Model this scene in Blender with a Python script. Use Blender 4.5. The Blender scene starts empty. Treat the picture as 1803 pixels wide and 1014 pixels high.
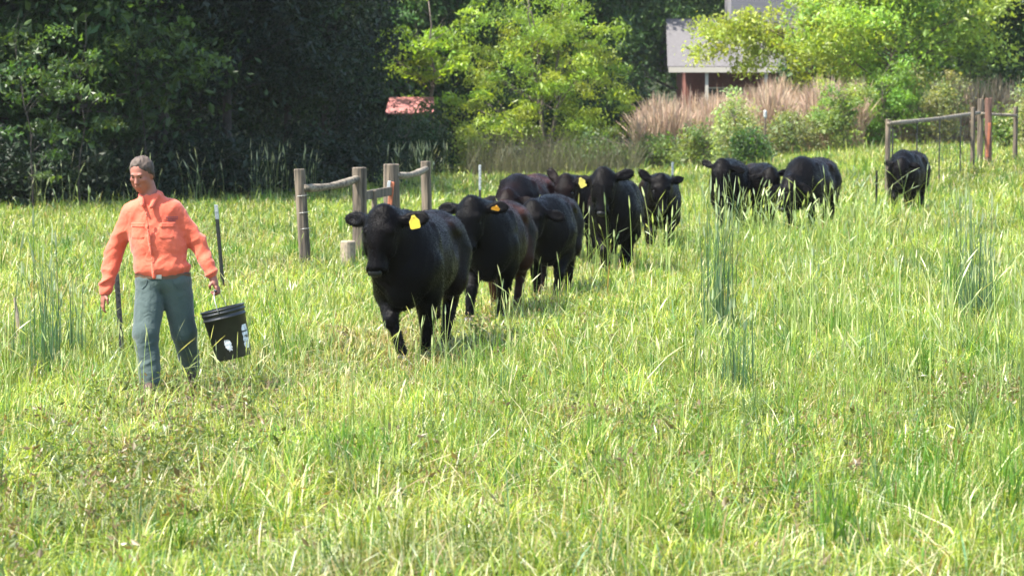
import bpy, bmesh, math, random
import numpy as np
from mathutils import Vector, Matrix
from mathutils.bvhtree import BVHTree

random.seed(7)
RNG = np.random.default_rng(11)
sc = bpy.context.scene
COL = sc.collection
R = math.radians

# ------------------------------------------------------------------ camera, sky, sun, exposure
F = 4000.0          # focal length in photo pixels (photo 1803 wide)
CAMH = 2.16
cam_d = bpy.data.cameras.new('camera')
cam_d.sensor_width = 36.0
cam_d.lens = F / 1803.0 * 36.0
cam_d.clip_start = 0.5
cam_d.clip_end = 1000.0
cam_d.dof.use_dof = True
cam_d.dof.focus_distance = 19.5
cam_d.dof.aperture_fstop = 4.0
cam = bpy.data.objects.new('camera', cam_d)
cam.location = (0, 0, CAMH)
cam.rotation_euler = (R(90 - 4.49), 0, 0)
COL.objects.link(cam)
sc.camera = cam

SUN_EL, SUN_AZ = 59.0, -110.0        # azimuth from +Y towards +X (negative: to the left)
world = bpy.data.worlds.new('World')
sc.world = world
world.use_nodes = True
wn = world.node_tree
bg = wn.nodes['Background']
sky = wn.nodes.new('ShaderNodeTexSky')
sky.sky_type = 'NISHITA'
sky.sun_disc = False
sky.sun_elevation = R(SUN_EL)
sky.sun_rotation = R(SUN_AZ)
sky.air_density = 1.2
sky.dust_density = 1.5
wn.links.new(sky.outputs[0], bg.inputs[0])
bg.inputs[1].default_value = 0.15
sd = bpy.data.lights.new('sun', 'SUN')
sd.energy = 5.0
sd.angle = R(0.5)
sd.color = (1.0, 0.95, 0.86)
sun = bpy.data.objects.new('sun', sd)
to_sun = Vector((math.sin(R(SUN_AZ)) * math.cos(R(SUN_EL)), math.cos(R(SUN_AZ)) * math.cos(R(SUN_EL)), math.sin(R(SUN_EL))))
sun.rotation_euler = to_sun.to_track_quat('Z', 'Y').to_euler()
sun.location = (-20, 10, 40)
COL.objects.link(sun)
sc.view_settings.view_transform = 'Standard'
sc.view_settings.look = 'None'
sc.view_settings.gamma = 1.0
sc.view_settings.exposure = 1.68
sc.cycles.max_bounces = 7
sc.cycles.diffuse_bounces = 4
sc.cycles.transmission_bounces = 5
sc.cycles.glossy_bounces = 2

# ------------------------------------------------------------------ helpers
def ss(t):
    t = np.clip(t, 0, 1)
    return t * t * (3 - 2 * t)

_T = np.random.default_rng(5).random((256, 256))
def vn(x, y, f=1.0, o=0):
    x = np.asarray(x) * f + 31.7 * (o + 1); y = np.asarray(y) * f + 17.3 * (o + 1)
    xi = np.floor(x).astype(int); yi = np.floor(y).astype(int)
    u = x - xi; v = y - yi
    u = u * u * (3 - 2 * u); v = v * v * (3 - 2 * v)
    g = lambda a, b: _T[(a) & 255, (b) & 255]
    return (g(xi, yi) * (1 - u) + g(xi + 1, yi) * u) * (1 - v) + (g(xi, yi + 1) * (1 - u) + g(xi + 1, yi + 1) * u) * v

_T3 = np.random.default_rng(9).random((64, 64, 64))
def n3(x, y, z, o=0):
    """smooth value noise in -1..1"""
    x = np.asarray(x) + 11.3 * (o + 1); y = np.asarray(y) + 7.7 * (o + 1); z = np.asarray(z) + 3.1 * (o + 1)
    xi, yi, zi = (np.floor(a).astype(int) for a in (x, y, z))
    u, v, w = x - xi, y - yi, z - zi
    u, v, w = (a * a * (3 - 2 * a) for a in (u, v, w))
    g = lambda i, j, k: _T3[(xi + i) & 63, (yi + j) & 63, (zi + k) & 63]
    a = (g(0, 0, 0) * (1 - u) + g(1, 0, 0) * u) * (1 - v) + (g(0, 1, 0) * (1 - u) + g(1, 1, 0) * u) * v
    b = (g(0, 0, 1) * (1 - u) + g(1, 0, 1) * u) * (1 - v) + (g(0, 1, 1) * (1 - u) + g(1, 1, 1) * u) * v
    return (a * (1 - w) + b * w) * 2 - 1

def H(x, y):
    x = np.asarray(x, dtype=float); y = np.asarray(y, dtype=float)
    h = 0.75 * ss((x - 3) / 10) * ss((y - 50) / 13)
    h = h + 0.75 * ss((y - 78) / 25) * ss((x + 4) / 10)
    h = h + 16.0 * ss((y - 116) / 45)
    return h

def at(px, s, z=None):
    """world point at photo column px where one metre is s photo pixels"""
    Y = F / s; X = (px - 901.5) / s
    return Vector((X, Y, float(H(X, Y)) if z is None else z))

def zpx(py, s):
    return CAMH - (py - 193) / s

def mesh_np(name, V, Q, smooth=False, mat=None, col=None):
    me = bpy.data.meshes.new(name)
    n = Q.shape[1]
    me.vertices.add(len(V)); me.vertices.foreach_set('co', np.ascontiguousarray(V, dtype=np.float32).ravel())
    me.loops.add(Q.size); me.loops.foreach_set('vertex_index', np.ascontiguousarray(Q, dtype=np.int32).ravel())
    me.polygons.add(len(Q))
    me.polygons.foreach_set('loop_start', np.arange(0, Q.size, n, dtype=np.int32))
    try:
        me.polygons.foreach_set('loop_total', np.full(len(Q), n, dtype=np.int32))
    except Exception:
        pass
    me.polygons.foreach_set('use_smooth', np.full(len(Q), smooth, dtype=bool))
    me.update(calc_edges=True)
    if col is not None:
        a = me.attributes.new('tint', 'FLOAT_COLOR', 'POINT')
        c = np.ones((len(V), 4), dtype=np.float32); c[:, :3] = col
        a.data.foreach_set('color', c.ravel())
    if mat: me.materials.append(mat)
    return me

def link(name, me, parent=None, loc=None, rz=None):
    o = bpy.data.objects.new(name, me)
    COL.objects.link(o)
    if parent: o.parent = parent
    if loc is not None: o.location = loc
    if rz is not None: o.rotation_euler = (0, 0, rz)
    return o

def tag(o, label=None, cat=None, group=None, kind=None):
    if label: o['label'] = label
    if cat: o['category'] = cat
    if group: o['group'] = group
    if kind: o['kind'] = kind
    return o

def thing(name, label, cat, loc=(0, 0, 0), rz=0, group=None):
    return tag(link(name, None, None, loc, rz), label, cat, group)

def bm_obj(name, bm, mat, parent=None, loc=None, rz=None, smooth=False):
    me = bpy.data.meshes.new(name)
    bmesh.ops.recalc_face_normals(bm, faces=bm.faces)
    bm.to_mesh(me); bm.free()
    if smooth:
        for p in me.polygons: p.use_smooth = True
    me.materials.append(mat)
    return link(name, me, parent, loc, rz)

def add_box(bm, c, d, rot=None, bev=0.0):
    m = Matrix.Translation(Vector(c)) @ (rot.to_4x4() if rot else Matrix.Identity(4)) @ Matrix.Diagonal((d[0], d[1], d[2], 1))
    r = bmesh.ops.create_cube(bm, size=1.0, matrix=m)
    if bev:
        es = list({e for v in r['verts'] for e in v.link_edges})
        bmesh.ops.bevel(bm, geom=es, offset=bev, segments=1, affect='EDGES')

def add_tube(bm, pts, rad, n=8, cap=True, jitter=0.0):
    pts = [Vector(p) for p in pts]
    if not hasattr(rad, '__len__'): rad = [rad] * len(pts)
    rings = []
    for i, p in enumerate(pts):
        a = pts[max(i - 1, 0)]; b = pts[min(i + 1, len(pts) - 1)]
        d = (b - a).normalized()
        u = d.orthogonal().normalized() if i == 0 else (u - d * u.dot(d)).normalized()
        v = d.cross(u)
        ring = []
        for k in range(n):
            t = 2 * math.pi * k / n
            rr = rad[i] * (1 + jitter * random.uniform(-1, 1))
            ring.append(bm.verts.new(p + (u * math.cos(t) + v * math.sin(t)) * rr))
        rings.append(ring)
    for i in range(len(rings) - 1):
        for k in range(n):
            bm.faces.new((rings[i][k], rings[i][(k + 1) % n], rings[i + 1][(k + 1) % n], rings[i + 1][k]))
    if cap:
        bm.faces.new(rings[0][::-1]); bm.faces.new(rings[-1])

# ------------------------------------------------------------------ materials
def new_mat(name):
    m = bpy.data.materials.new(name); m.use_nodes = True
    nt = m.node_tree
    return m, nt, nt.nodes['Principled BSDF'], nt.nodes['Material Output']

def simple(name, rgb, rough=0.6, rgb2=None, scale=8.0, bump=0.0, metal=0.0, stretch=(1, 1, 1), spec=0.5, detail=5.0, coat=0.0):
    m, nt, b, out = new_mat(name)
    b.inputs['Base Color'].default_value = (*rgb, 1)
    b.inputs['Roughness'].default_value = rough
    b.inputs['Metallic'].default_value = metal
    b.inputs['Specular IOR Level'].default_value = spec
    tc = nt.nodes.new('ShaderNodeTexCoord'); mp = nt.nodes.new('ShaderNodeMapping')
    mp.inputs['Scale'].default_value = stretch
    nz = nt.nodes.new('ShaderNodeTexNoise'); nz.inputs['Scale'].default_value = scale; nz.inputs['Detail'].default_value = detail
    nt.links.new(tc.outputs['Object'], mp.inputs[0]); nt.links.new(mp.outputs[0], nz.inputs['Vector'])
    if rgb2:
        rp = nt.nodes.new('ShaderNodeValToRGB')
        rp.color_ramp.elements[0].position = 0.35; rp.color_ramp.elements[1].position = 0.65
        rp.color_ramp.elements[0].color = (*rgb, 1); rp.color_ramp.elements[1].color = (*rgb2, 1)
        nt.links.new(nz.outputs[0], rp.inputs[0]); nt.links.new(rp.outputs[0], b.inputs['Base Color'])
    if bump:
        bp = nt.nodes.new('ShaderNodeBump'); bp.inputs['Strength'].default_value = 0.8; bp.inputs['Distance'].default_value = bump
        nt.links.new(nz.outputs[0], bp.inputs['Height']); nt.links.new(bp.outputs[0], b.inputs['Normal'])
    return m

def leafy(name, trans=0.45, rough=0.45, spec=0.5, tcol=(1.15, 1.1, 0.5)):
    """thin leaf or blade: tint attribute as colour, part of the light passes through"""
    m, nt, b, out = new_mat(name)
    at_ = nt.nodes.new('ShaderNodeAttribute'); at_.attribute_name = 'tint'
    b.inputs['Roughness'].default_value = rough
    b.inputs['Specular IOR Level'].default_value = spec
    tr = nt.nodes.new('ShaderNodeBsdfTranslucent')
    mul = nt.nodes.new('ShaderNodeVectorMath'); mul.operation = 'MULTIPLY'; mul.inputs[1].default_value = tcol
    mx = nt.nodes.new('ShaderNodeMixShader'); mx.inputs[0].default_value = trans
    nt.links.new(at_.outputs['Color'], b.inputs['Base Color'])
    nt.links.new(at_.outputs['Vector'], mul.inputs[0]); nt.links.new(mul.outputs[0], tr.inputs['Color'])
    nt.links.new(b.outputs[0], mx.inputs[1]); nt.links.new(tr.outputs[0], mx.inputs[2])
    nt.links.new(mx.outputs[0], out.inputs['Surface'])
    return m

M_GRASS = leafy('grass_blade', 0.42, 0.38, 0.5)
M_LEAF = leafy('leaf', 0.5, 0.42, 0.5, (1.3, 1.25, 0.45))
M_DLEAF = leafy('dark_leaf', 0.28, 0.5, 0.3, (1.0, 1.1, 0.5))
M_DRY = leafy('dry_stalk', 0.35, 0.6, 0.3, (1.0, 0.95, 0.8))
M_BARK = simple('bark', (0.07, 0.055, 0.042), 0.9, (0.16, 0.13, 0.10), 9, 0.03, stretch=(1, 1, 0.25))
M_DBARK = simple('shade_darkened_bark', (0.022, 0.018, 0.014), 0.95, (0.04, 0.032, 0.026), 9, 0.03, stretch=(1, 1, 0.25))  # darker copy of the bark, shade inside the wood put into its colour
M_PALEBARK = simple('pale_twig', (0.19, 0.16, 0.12), 0.9, (0.11, 0.09, 0.07), 9, 0.01)
M_SOIL = simple('meadow_soil', (0.05, 0.07, 0.02), 1.0, (0.10, 0.085, 0.045), 3.0, 0.05)
M_WOOD = simple('weathered_post', (0.17, 0.13, 0.09), 0.85, (0.08, 0.062, 0.044), 14, 0.012, stretch=(1, 1, 0.12))
def grain(m, axis):
    nt = m.node_tree; b = nt.nodes['Principled BSDF']; tc = nt.nodes['Texture Coordinate']
    mp = nt.nodes.new('ShaderNodeMapping'); sc3 = [26, 26, 26]; sc3[axis] = 1.6; mp.inputs['Scale'].default_value = sc3
    nz = nt.nodes.new('ShaderNodeTexNoise'); nz.inputs['Scale'].default_value = 1.0; nz.inputs['Detail'].default_value = 4
    rp = nt.nodes.new('ShaderNodeValToRGB'); rp.color_ramp.elements[0].position = 0.40; rp.color_ramp.elements[1].position = 0.50
    rp.color_ramp.elements[0].color = (0.25, 0.24, 0.23, 1)
    mx = nt.nodes.new('ShaderNodeMix'); mx.data_type = 'RGBA'; mx.blend_type = 'MULTIPLY'; mx.inputs[0].default_value = 0.85
    src = b.inputs['Base Color'].links[0].from_socket
    nt.links.new(tc.outputs['Object'], mp.inputs[0]); nt.links.new(mp.outputs[0], nz.inputs['Vector']); nt.links.new(nz.outputs[0], rp.inputs[0])
    nt.links.new(src, mx.inputs[6]); nt.links.new(rp.outputs[0], mx.inputs[7]); nt.links.new(mx.outputs[2], b.inputs['Base Color'])
grain(M_WOOD, 2)
M_WOOD2 = simple('grey_weathered_rail', (0.25, 0.21, 0.15), 0.85, (0.13, 0.105, 0.075), 12, 0.012, stretch=(0.15, 1, 1))
M_REDWOOD = simple('red_brown_post', (0.17, 0.082, 0.055), 0.85, (0.10, 0.05, 0.035), 12, 0.012, stretch=(1, 1, 0.12))
grain(M_WOOD2, 0); grain(M_REDWOOD, 2)
M_PALECUT = simple('pale_cut_wood', (0.30, 0.24, 0.165), 0.8, (0.19, 0.15, 0.105), 20, 0.004)
M_RUST = simple('rust_stain', (0.42, 0.12, 0.05), 0.8, (0.25, 0.09, 0.05), 14)
M_TPOST = simple('dark_steel', (0.010, 0.014, 0.012), 0.6, (0.022, 0.018, 0.015), 30, 0.001)
M_TWHITE = simple('white_post_paint', (0.42, 0.44, 0.43), 0.7, (0.22, 0.23, 0.23), 30, 0.001)
M_WIRE = simple('galvanised_wire', (0.4, 0.4, 0.38), 0.45, metal=0.7)

# ------------------------------------------------------------------ ground
def _litter():
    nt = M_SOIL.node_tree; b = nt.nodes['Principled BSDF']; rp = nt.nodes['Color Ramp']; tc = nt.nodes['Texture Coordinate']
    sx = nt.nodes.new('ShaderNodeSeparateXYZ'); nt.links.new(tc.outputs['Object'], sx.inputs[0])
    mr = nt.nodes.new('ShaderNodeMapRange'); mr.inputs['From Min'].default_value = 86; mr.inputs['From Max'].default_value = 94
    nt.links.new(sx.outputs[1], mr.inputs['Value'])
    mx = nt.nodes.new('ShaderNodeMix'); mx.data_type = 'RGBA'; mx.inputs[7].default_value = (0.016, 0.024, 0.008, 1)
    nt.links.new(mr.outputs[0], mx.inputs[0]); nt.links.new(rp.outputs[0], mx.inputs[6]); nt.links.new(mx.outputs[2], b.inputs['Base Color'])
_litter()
def build_ground():
    ys = np.concatenate([np.linspace(-40, 8, 12), np.linspace(9, 90, 136), np.linspace(92, 170, 40), np.linspace(180, 420, 12)])
    xs = np.concatenate([np.linspace(-320, -70, 12), np.linspace(-62, 62, 125), np.linspace(70, 320, 12)])
    X, Y = np.meshgrid(xs, ys)
    Z = H(X, Y) + 0.05 * (vn(X, Y, 0.6, 3) - 0.5) * (Y > 8)
    nx, ny = len(xs), len(ys)
    V = np.stack([X, Y, Z], -1).reshape(-1, 3)
    I = np.arange(nx * ny).reshape(ny, nx)
    Q = np.stack([I[:-1, :-1], I[:-1, 1:], I[1:, 1:], I[1:, :-1]], -1).reshape(-1, 4)
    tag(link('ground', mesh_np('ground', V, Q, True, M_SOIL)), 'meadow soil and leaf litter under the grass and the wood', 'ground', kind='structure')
build_ground()

# ------------------------------------------------------------------ signed distance modelling
class Field:
    def __init__(s, lo, hi, h):
        s.lo = np.array(lo, float); s.h = h
        s.n = np.ceil((np.array(hi) - s.lo) / h).astype(int) + 1
        s.F = np.full(s.n, 0.5, dtype=np.float32)
        s.ax = [s.lo[i] + np.arange(s.n[i]) * h for i in range(3)]
    def _block(s, lo, hi):
        a = [max(0, int((lo[i] - s.lo[i]) / s.h)) for i in range(3)]
        b = [min(s.n[i], int((hi[i] - s.lo[i]) / s.h) + 2) for i in range(3)]
        sl = tuple(slice(a[i], b[i]) for i in range(3))
        X, Y, Z = np.meshgrid(*[s.ax[i][sl[i]].astype(np.float32) for i in range(3)], indexing='ij', sparse=True)
        return sl, X, Y, Z
    def _comb(s, sl, d, k, op):
        A = s.F[sl]
        if op == 'u':
            hh = np.maximum(k - np.abs(A - d), 0) / max(k, 1e-6)
            s.F[sl] = np.minimum(A, d) - hh * hh * k * 0.25
        else:
            d = -d
            hh = np.maximum(k - np.abs(A - d), 0) / max(k, 1e-6)
            s.F[sl] = np.maximum(A, d) + hh * hh * k * 0.25
    def cone(s, a, b, ra, rb=None, k=0.03, op='u'):
        rb = ra if rb is None else rb
        a = np.array(a, float); b = np.array(b, float); m = max(ra, rb) + k + 2 * s.h + 0.02
        sl, X, Y, Z = s._block(np.minimum(a, b) - m, np.maximum(a, b) + m)
        ab = b - a; L = max(ab @ ab, 1e-9)
        t = np.clip(((X - a[0]) * ab[0] + (Y - a[1]) * ab[1] + (Z - a[2]) * ab[2]) / L, 0, 1)
        d = np.sqrt((X - a[0] - t * ab[0]) ** 2 + (Y - a[1] - t * ab[1]) ** 2 + (Z - a[2] - t * ab[2]) ** 2) - (ra + (rb - ra) * t)
        s._comb(sl, d, k, op)
    def ell(s, c, r, M=None, k=0.03, op='u'):
        c = np.array(c, float); r = np.array(r, float); m = r.max() + k + 2 * s.h + 0.02
        sl, X, Y, Z = s._block(c - m, c + m)
        x, y, z = X - c[0], Y - c[1], Z - c[2]
        if M is not None:   # columns of M are the ellipsoid axes
            M = np.array(M, float)
            x, y, z = (x * M[0, i] + y * M[1, i] + z * M[2, i] for i in range(3))
        k0 = np.sqrt((x / r[0]) ** 2 + (y / r[1]) ** 2 + (z / r[2]) ** 2)
        k1 = np.sqrt((x / r[0] ** 2) ** 2 + (y / r[1] ** 2) ** 2 + (z / r[2] ** 2) ** 2) + 1e-6
        s._comb(sl, k0 * (k0 - 1) / k1, k, op)
    def chain(s, pts, rs, k=0.03):
        for i in range(len(pts) - 1): s.cone(pts[i], pts[i + 1], rs[i], rs[i + 1], k)
    def warp(s, fn):
        near = np.nonzero(np.abs(s.F) < 0.05)
        s.F[near] += fn(s.ax[0][near[0]], s.ax[1][near[1]], s.ax[2][near[2]])
    def mesh(s, name, mat):
        Fd = s.F; S = Fd < 0
        c = [S[i:S.shape[0] - 1 + i, j:S.shape[1] - 1 + j, k:S.shape[2] - 1 + k] for i in (0, 1) for j in (0, 1) for k in (0, 1)]
        cnt = sum(x.astype(np.int8) for x in c)
        mixed = (cnt > 0) & (cnt < 8)
        idx = np.full(mixed.shape, -1, np.int32)
        cells = np.argwhere(mixed); idx[mixed] = np.arange(len(cells))
        acc = np.zeros((len(cells), 3)); num = np.zeros(len(cells))
        offs = [(i, j, k) for i in (0, 1) for j in (0, 1) for k in (0, 1)]
        val = {o: Fd[cells[:, 0] + o[0], cells[:, 1] + o[1], cells[:, 2] + o[2]] for o in offs}
        for o in offs:
            for ax in range(3):
                if o[ax] == 0:
                    p = list(o); p[ax] = 1; p = tuple(p)
                    a, b = val[o], val[p]
                    cr = (a < 0) != (b < 0)
                    t = np.where(cr, a / np.where(cr, a - b, 1), 0)
                    q = np.tile(np.array(o, float), (len(cells), 1)); q[:, ax] += t
                    acc[cr] += q[cr]; num += cr
        V = s.lo + (cells + acc / num[:, None]) * s.h
        Qs = []
        for ax in range(3):
            u, v = [(1, 2), (2, 0), (0, 1)][ax]
            A = np.moveaxis(S, ax, 0)
            e = A[:-1] != A[1:]
            E = np.argwhere(np.moveaxis(e, 0, ax))
            E = E[(E[:, u] > 0) & (E[:, v] > 0) & (E[:, u] < s.n[u] - 1) & (E[:, v] < s.n[v] - 1)]
            fl = S[E[:, 0], E[:, 1], E[:, 2]]
            def id_(du, dv):
                q = E.copy(); q[:, u] -= du; q[:, v] -= dv
                return idx[q[:, 0], q[:, 1], q[:, 2]]
            q4 = np.stack([id_(1, 1), id_(0, 1), id_(0, 0), id_(1, 0)], -1)
            q4[~fl] = q4[~fl][:, ::-1]
            Qs.append(q4)
        Q = np.concatenate(Qs); Q = Q[(Q >= 0).all(1)]
        return mesh_np(name, V, Q, True, mat)

# ------------------------------------------------------------------ cattle
def hide_mat(name, brown, amount, rear=-0.2, front=0.55, lo=0.12):
    m, nt, b, out = new_mat(name)
    tc = nt.nodes.new('ShaderNodeTexCoord')
    nz = nt.nodes.new('ShaderNodeTexNoise'); nz.inputs['Scale'].default_value = 2.6; nz.inputs['Detail'].default_value = 5
    sx = nt.nodes.new('ShaderNodeSeparateXYZ')
    nt.links.new(tc.outputs['Object'], nz.inputs['Vector']); nt.links.new(tc.outputs['Object'], sx.inputs[0])
    mr = nt.nodes.new('ShaderNodeMapRange'); mr.inputs['From Min'].default_value = front; mr.inputs['From Max'].default_value = rear
    mr.inputs['To Min'].default_value = lo; mr.inputs['To Max'].default_value = 1.0
    nt.links.new(sx.outputs[0], mr.inputs['Value'])
    mu = nt.nodes.new('ShaderNodeMath'); mu.operation = 'MULTIPLY'
    mr2 = nt.nodes.new('ShaderNodeMapRange'); mr2.inputs['From Min'].default_value = 0.35; mr2.inputs['From Max'].default_value = 0.62
    mr2.inputs['To Max'].default_value = amount
    nt.links.new(nz.outputs[0], mr2.inputs['Value'])
    nt.links.new(mr.outputs[0], mu.inputs[0]); nt.links.new(mr2.outputs[0], mu.inputs[1])
    mx = nt.nodes.new('ShaderNodeMix'); mx.data_type = 'RGBA'
    mx.inputs[6].default_value = (0.002, 0.0018, 0.002, 1); mx.inputs[7].default_value = (*brown, 1)
    nt.links.new(mu.outputs[0], mx.inputs[0]); nt.links.new(mx.outputs[2], b.inputs['Base Color'])
    b.inputs['Roughness'].default_value = 0.36
    b.inputs['Specular IOR Level'].default_value = 0.05
    b.inputs['Sheen Weight'].default_value = 0.0
    b.inputs['Sheen Roughness'].default_value = 0.45
    n2 = nt.nodes.new('ShaderNodeTexNoise'); n2.inputs['Scale'].default_value = 110; n2.inputs['Detail'].default_value = 3
    mp = nt.nodes.new('ShaderNodeMapping'); mp.inputs['Scale'].default_value = (0.35, 1, 0.5)
    nt.links.new(tc.outputs['Object'], mp.inputs[0]); nt.links.new(mp.outputs[0], n2.inputs['Vector'])
    ad = nt.nodes.new('ShaderNodeMath'); ad.operation = 'ADD'
    n3 = nt.nodes.new('ShaderNodeTexNoise'); n3.inputs['Scale'].default_value = 9; nt.links.new(tc.outputs['Object'], n3.inputs['Vector'])
    nt.links.new(n2.outputs[0], ad.inputs[0]); nt.links.new(n3.outputs[0], ad.inputs[1])
    bp = nt.nodes.new('ShaderNodeBump'); bp.inputs['Strength'].default_value = 0.9; bp.inputs['Distance'].default_value = 0.006
    nt.links.new(ad.outputs[0], bp.inputs['Height']); nt.links.new(bp.outputs[0], b.inputs['Normal'])
    return m

M_HIDE = hide_mat('black_hide', (0.014, 0.0078, 0.0055), 0.8)
M_HIDE_BROWN = hide_mat('brown_tinged_hide', (0.050, 0.016, 0.009), 0.9, 0.0)
M_HIDE_RED = hide_mat('reddish_flank_hide', (0.045, 0.017, 0.010), 0.95, -0.3, 0.5, 0.0)
M_EYE = simple('cow_eye', (0.01, 0.008, 0.006), 0.12)
M_HOOF = simple('hoof', (0.03, 0.028, 0.025), 0.5, (0.06, 0.05, 0.04), 30)
M_NOSE = simple('wet_nose', (0.012, 0.012, 0.014), 0.4, (0.007, 0.007, 0.008), 60, 0.002, spec=0.3)
M_TAG2 = simple('orange_ear_tag', (0.85, 0.38, 0.03), 0.4, (0.75, 0.30, 0.02), 20)
M_TAG3 = simple('faded_yellow_ear_tag', (0.55, 0.47, 0.08), 0.6, (0.45, 0.38, 0.08), 20)
M_TAG = simple('yellow_ear_tag', (0.60, 0.46, 0.03), 0.5, (0.45, 0.33, 0.03), 25)

def make_cow(label, px, s, a, scale=1.0, lat=-0.1, poll=1.2, fwd=0.42, pitch=72, yaw=0, roll=0, ears=(-15, -15), tagear=None,
             legs=(0.15, -0.1, -0.1, 0.12), hide=None, h=0.018, belly=1.0, tagmat=None, tagroll=0.18, tagh=1.0, foot=(0, 0, 0, 0)):
    """a: rump swings this many degrees to the right going away. ears: lift of image-left and image-right ear in degrees."""
    hide = hide or M_HIDE
    ar = R(a)
    rd = Vector((math.sin(ar), math.cos(ar), 0))
    fr = at(px, s)
    c = fr + rd * 0.52 * scale
    c.z = float(H(c.x, c.y)) - 0.01
    root = thing('cow', label, 'cow', c, math.atan2(-rd.y, -rd.x), 'black cattle following the man')
    root.scale = (scale,) * 3
    f = Field((-1.15, -0.75, -0.02), (1.35, 0.75, 1.6), h)
    k = 0.10
    w = belly
    f.ell((-0.08, 0, 0.87), (0.72, 0.325 * w, 0.365), k=k)
    f.ell((-0.02, 0, 0.74), (0.52, 0.28 * w, 0.24), k=k)
    f.ell((0.50, 0, 0.86), (0.32, 0.262, 0.375), k=k)
    f.ell((0.44, 0, 1.10), (0.25, 0.14, 0.15), k=k)
    f.ell((-0.66, 0, 0.94), (0.33, 0.29, 0.31), k=k)
    f.ell((-0.60, 0.17, 1.05), (0.18, 0.12, 0.13), k=k); f.ell((-0.60, -0.17, 1.05), (0.18, 0.12, 0.13), k=k)
    f.cone((0.48, 0, 1.08), (-0.72, 0, 1.09), 0.12, 0.12, k=k)
    f.ell((0.68, 0, 0.64), (0.15, 0.15, 0.21), k=k)
    for sd_ in (1, -1):
        f.ell((0.62, 0.15 * sd_, 0.80), (0.14, 0.13, 0.20), k=0.08)
    # head frame.  local +Y is the image right side when the animal faces the camera
    P = np.array([0.70 + fwd, lat / scale * -1.0 * -1, poll / scale])
    yw, pt, rl = R(yaw), R(pitch), R(roll)
    fd = np.array([math.cos(pt) * math.cos(yw), math.cos(pt) * math.sin(yw), -math.sin(pt)])
    sdv = np.array([-math.sin(yw), math.cos(yw), 0.0])
    up = np.cross(fd, sdv)
    if up[2] < 0 and pitch < 89: up = -up
    sdv = sdv * math.cos(rl) + up * math.sin(rl); sdv /= np.linalg.norm(sdv)
    up = np.cross(fd, sdv); up = up if up @ np.array([math.cos(yw), math.sin(yw), 0.3]) > 0 else -up
    HS = 1.16
    L = lambda a_, b_, c_: P + (fd * a_ + sdv * b_ + up * c_) * HS
    # neck
    f.cone((0.50, 0, 0.99), L(0.06, 0, -0.12), 0.25, 0.165, k=0.12)
    f.cone((0.60, 0, 0.78), L(0.16, 0, -0.14), 0.22, 0.12, k=0.12)
    f.cone((0.45, 0, 1.13), L(0.00, 0, -0.09), 0.13, 0.09, k=0.10)
    # skull and muzzle
    Mx = np.stack([fd, sdv, up], 1)
    hs = lambda *r: tuple(x * HS for x in r)
    f.ell(L(0.045, 0, -0.065), hs(0.09, 0.105, 0.095), Mx, k=0.05)
    f.ell(L(-0.035, 0, -0.035), hs(0.05, 0.050, 0.05), Mx, k=0.05)
    f.ell(L(0.14, 0, -0.045), hs(0.13, 0.120, 0.085), Mx, k=0.05)
    f.cone(L(0.14, 0, -0.035), L(0.37, 0, -0.042), 0.085 * HS, 0.064 * HS, k=0.05)
    f.cone(L(0.14, 0, -0.12), L(0.36, 0, -0.09), 0.09 * HS, 0.055 * HS, k=0.05)
    f.ell(L(0.395, 0, -0.055), hs(0.058, 0.084, 0.072), Mx, k=0.03)
    for q in (1, -1):
        f.ell(L(0.12, 0.088 * q, 0.002), hs(0.035, 0.032, 0.028), Mx, k=0.025)   # brow
        f.ell(L(0.165, 0.108 * q, -0.03), hs(0.030, 0.018, 0.020), Mx, k=0.02, op='s')   # eye hollow
        f.ell(L(0.21, 0.09 * q, -0.07), hs(0.09, 0.03, 0.06), Mx, k=0.03)      # cheek
        f.ell(L(0.425, 0.044 * q, -0.015), hs(0.022, 0.014, 0.018), Mx, k=0.012, op='s')   # nostril
        lift = R(ears[0 if q == -1 else 1])
        ed = sdv * q * math.cos(lift) + np.array([0, 0, 1.0]) * math.sin(lift) - up * 0.25
        ed /= np.linalg.norm(ed)
        b0 = L(0.03, 0.10 * q, -0.075)
        en = up - ed * (up @ ed); en /= np.linalg.norm(en)
        ew = np.cross(ed, en)
        f.cone(b0, b0 + ed * 0.10, 0.042, 0.036, k=0.03)
        f.ell(b0 + ed * 0.165, (0.125, 0.070, 0.028), np.stack([ed, ew, en], 1), k=0.02)
        f.ell(b0 + ed * 0.17 + en * 0.034, (0.085, 0.042, 0.018), np.stack([ed, ew, en], 1), k=0.012, op='s')
        if tagear == q:
            tagpos = (b0 + ed * 0.16 + en * 0.038, ed, en)
    f.cone(L(0.425, -0.06, -0.090), L(0.425, 0.06, -0.090), 0.009, 0.009, k=0.012, op='s')        # mouth
    # legs: image-left front, image-right front, image-left hind, image-right hind
    hoofs = []
    for (side, dx, dy) in ((-1, legs[0], foot[0]), (1, legs[1], foot[1])):
        y = 0.165 * side
        sh = (0.50, y, 0.80); el = (0.46, y * 1.06, 0.60)
        kn = (0.50 + dx * 0.75, y * 0.95 + dy * 0.35, 0.345 + 0.02 * abs(dx) * 5); fe = (0.49 + dx * 1.0, y * 0.85 + dy * 0.9, 0.10); ho = (0.53 + dx, y * 0.85 + dy, 0.035)
        f.chain([sh, el, kn], [0.15, 0.120, 0.068], k=0.07)
        f.cone(kn, fe, 0.062, 0.045, k=0.03); f.cone((kn[0] + 0.01, kn[1], kn[2]), (kn[0] + 0.01, kn[1], kn[2] - 0.03), 0.066, k=0.02)
        f.cone(fe, ho, 0.045, 0.045, k=0.02)
        hoofs.append(ho)
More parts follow.
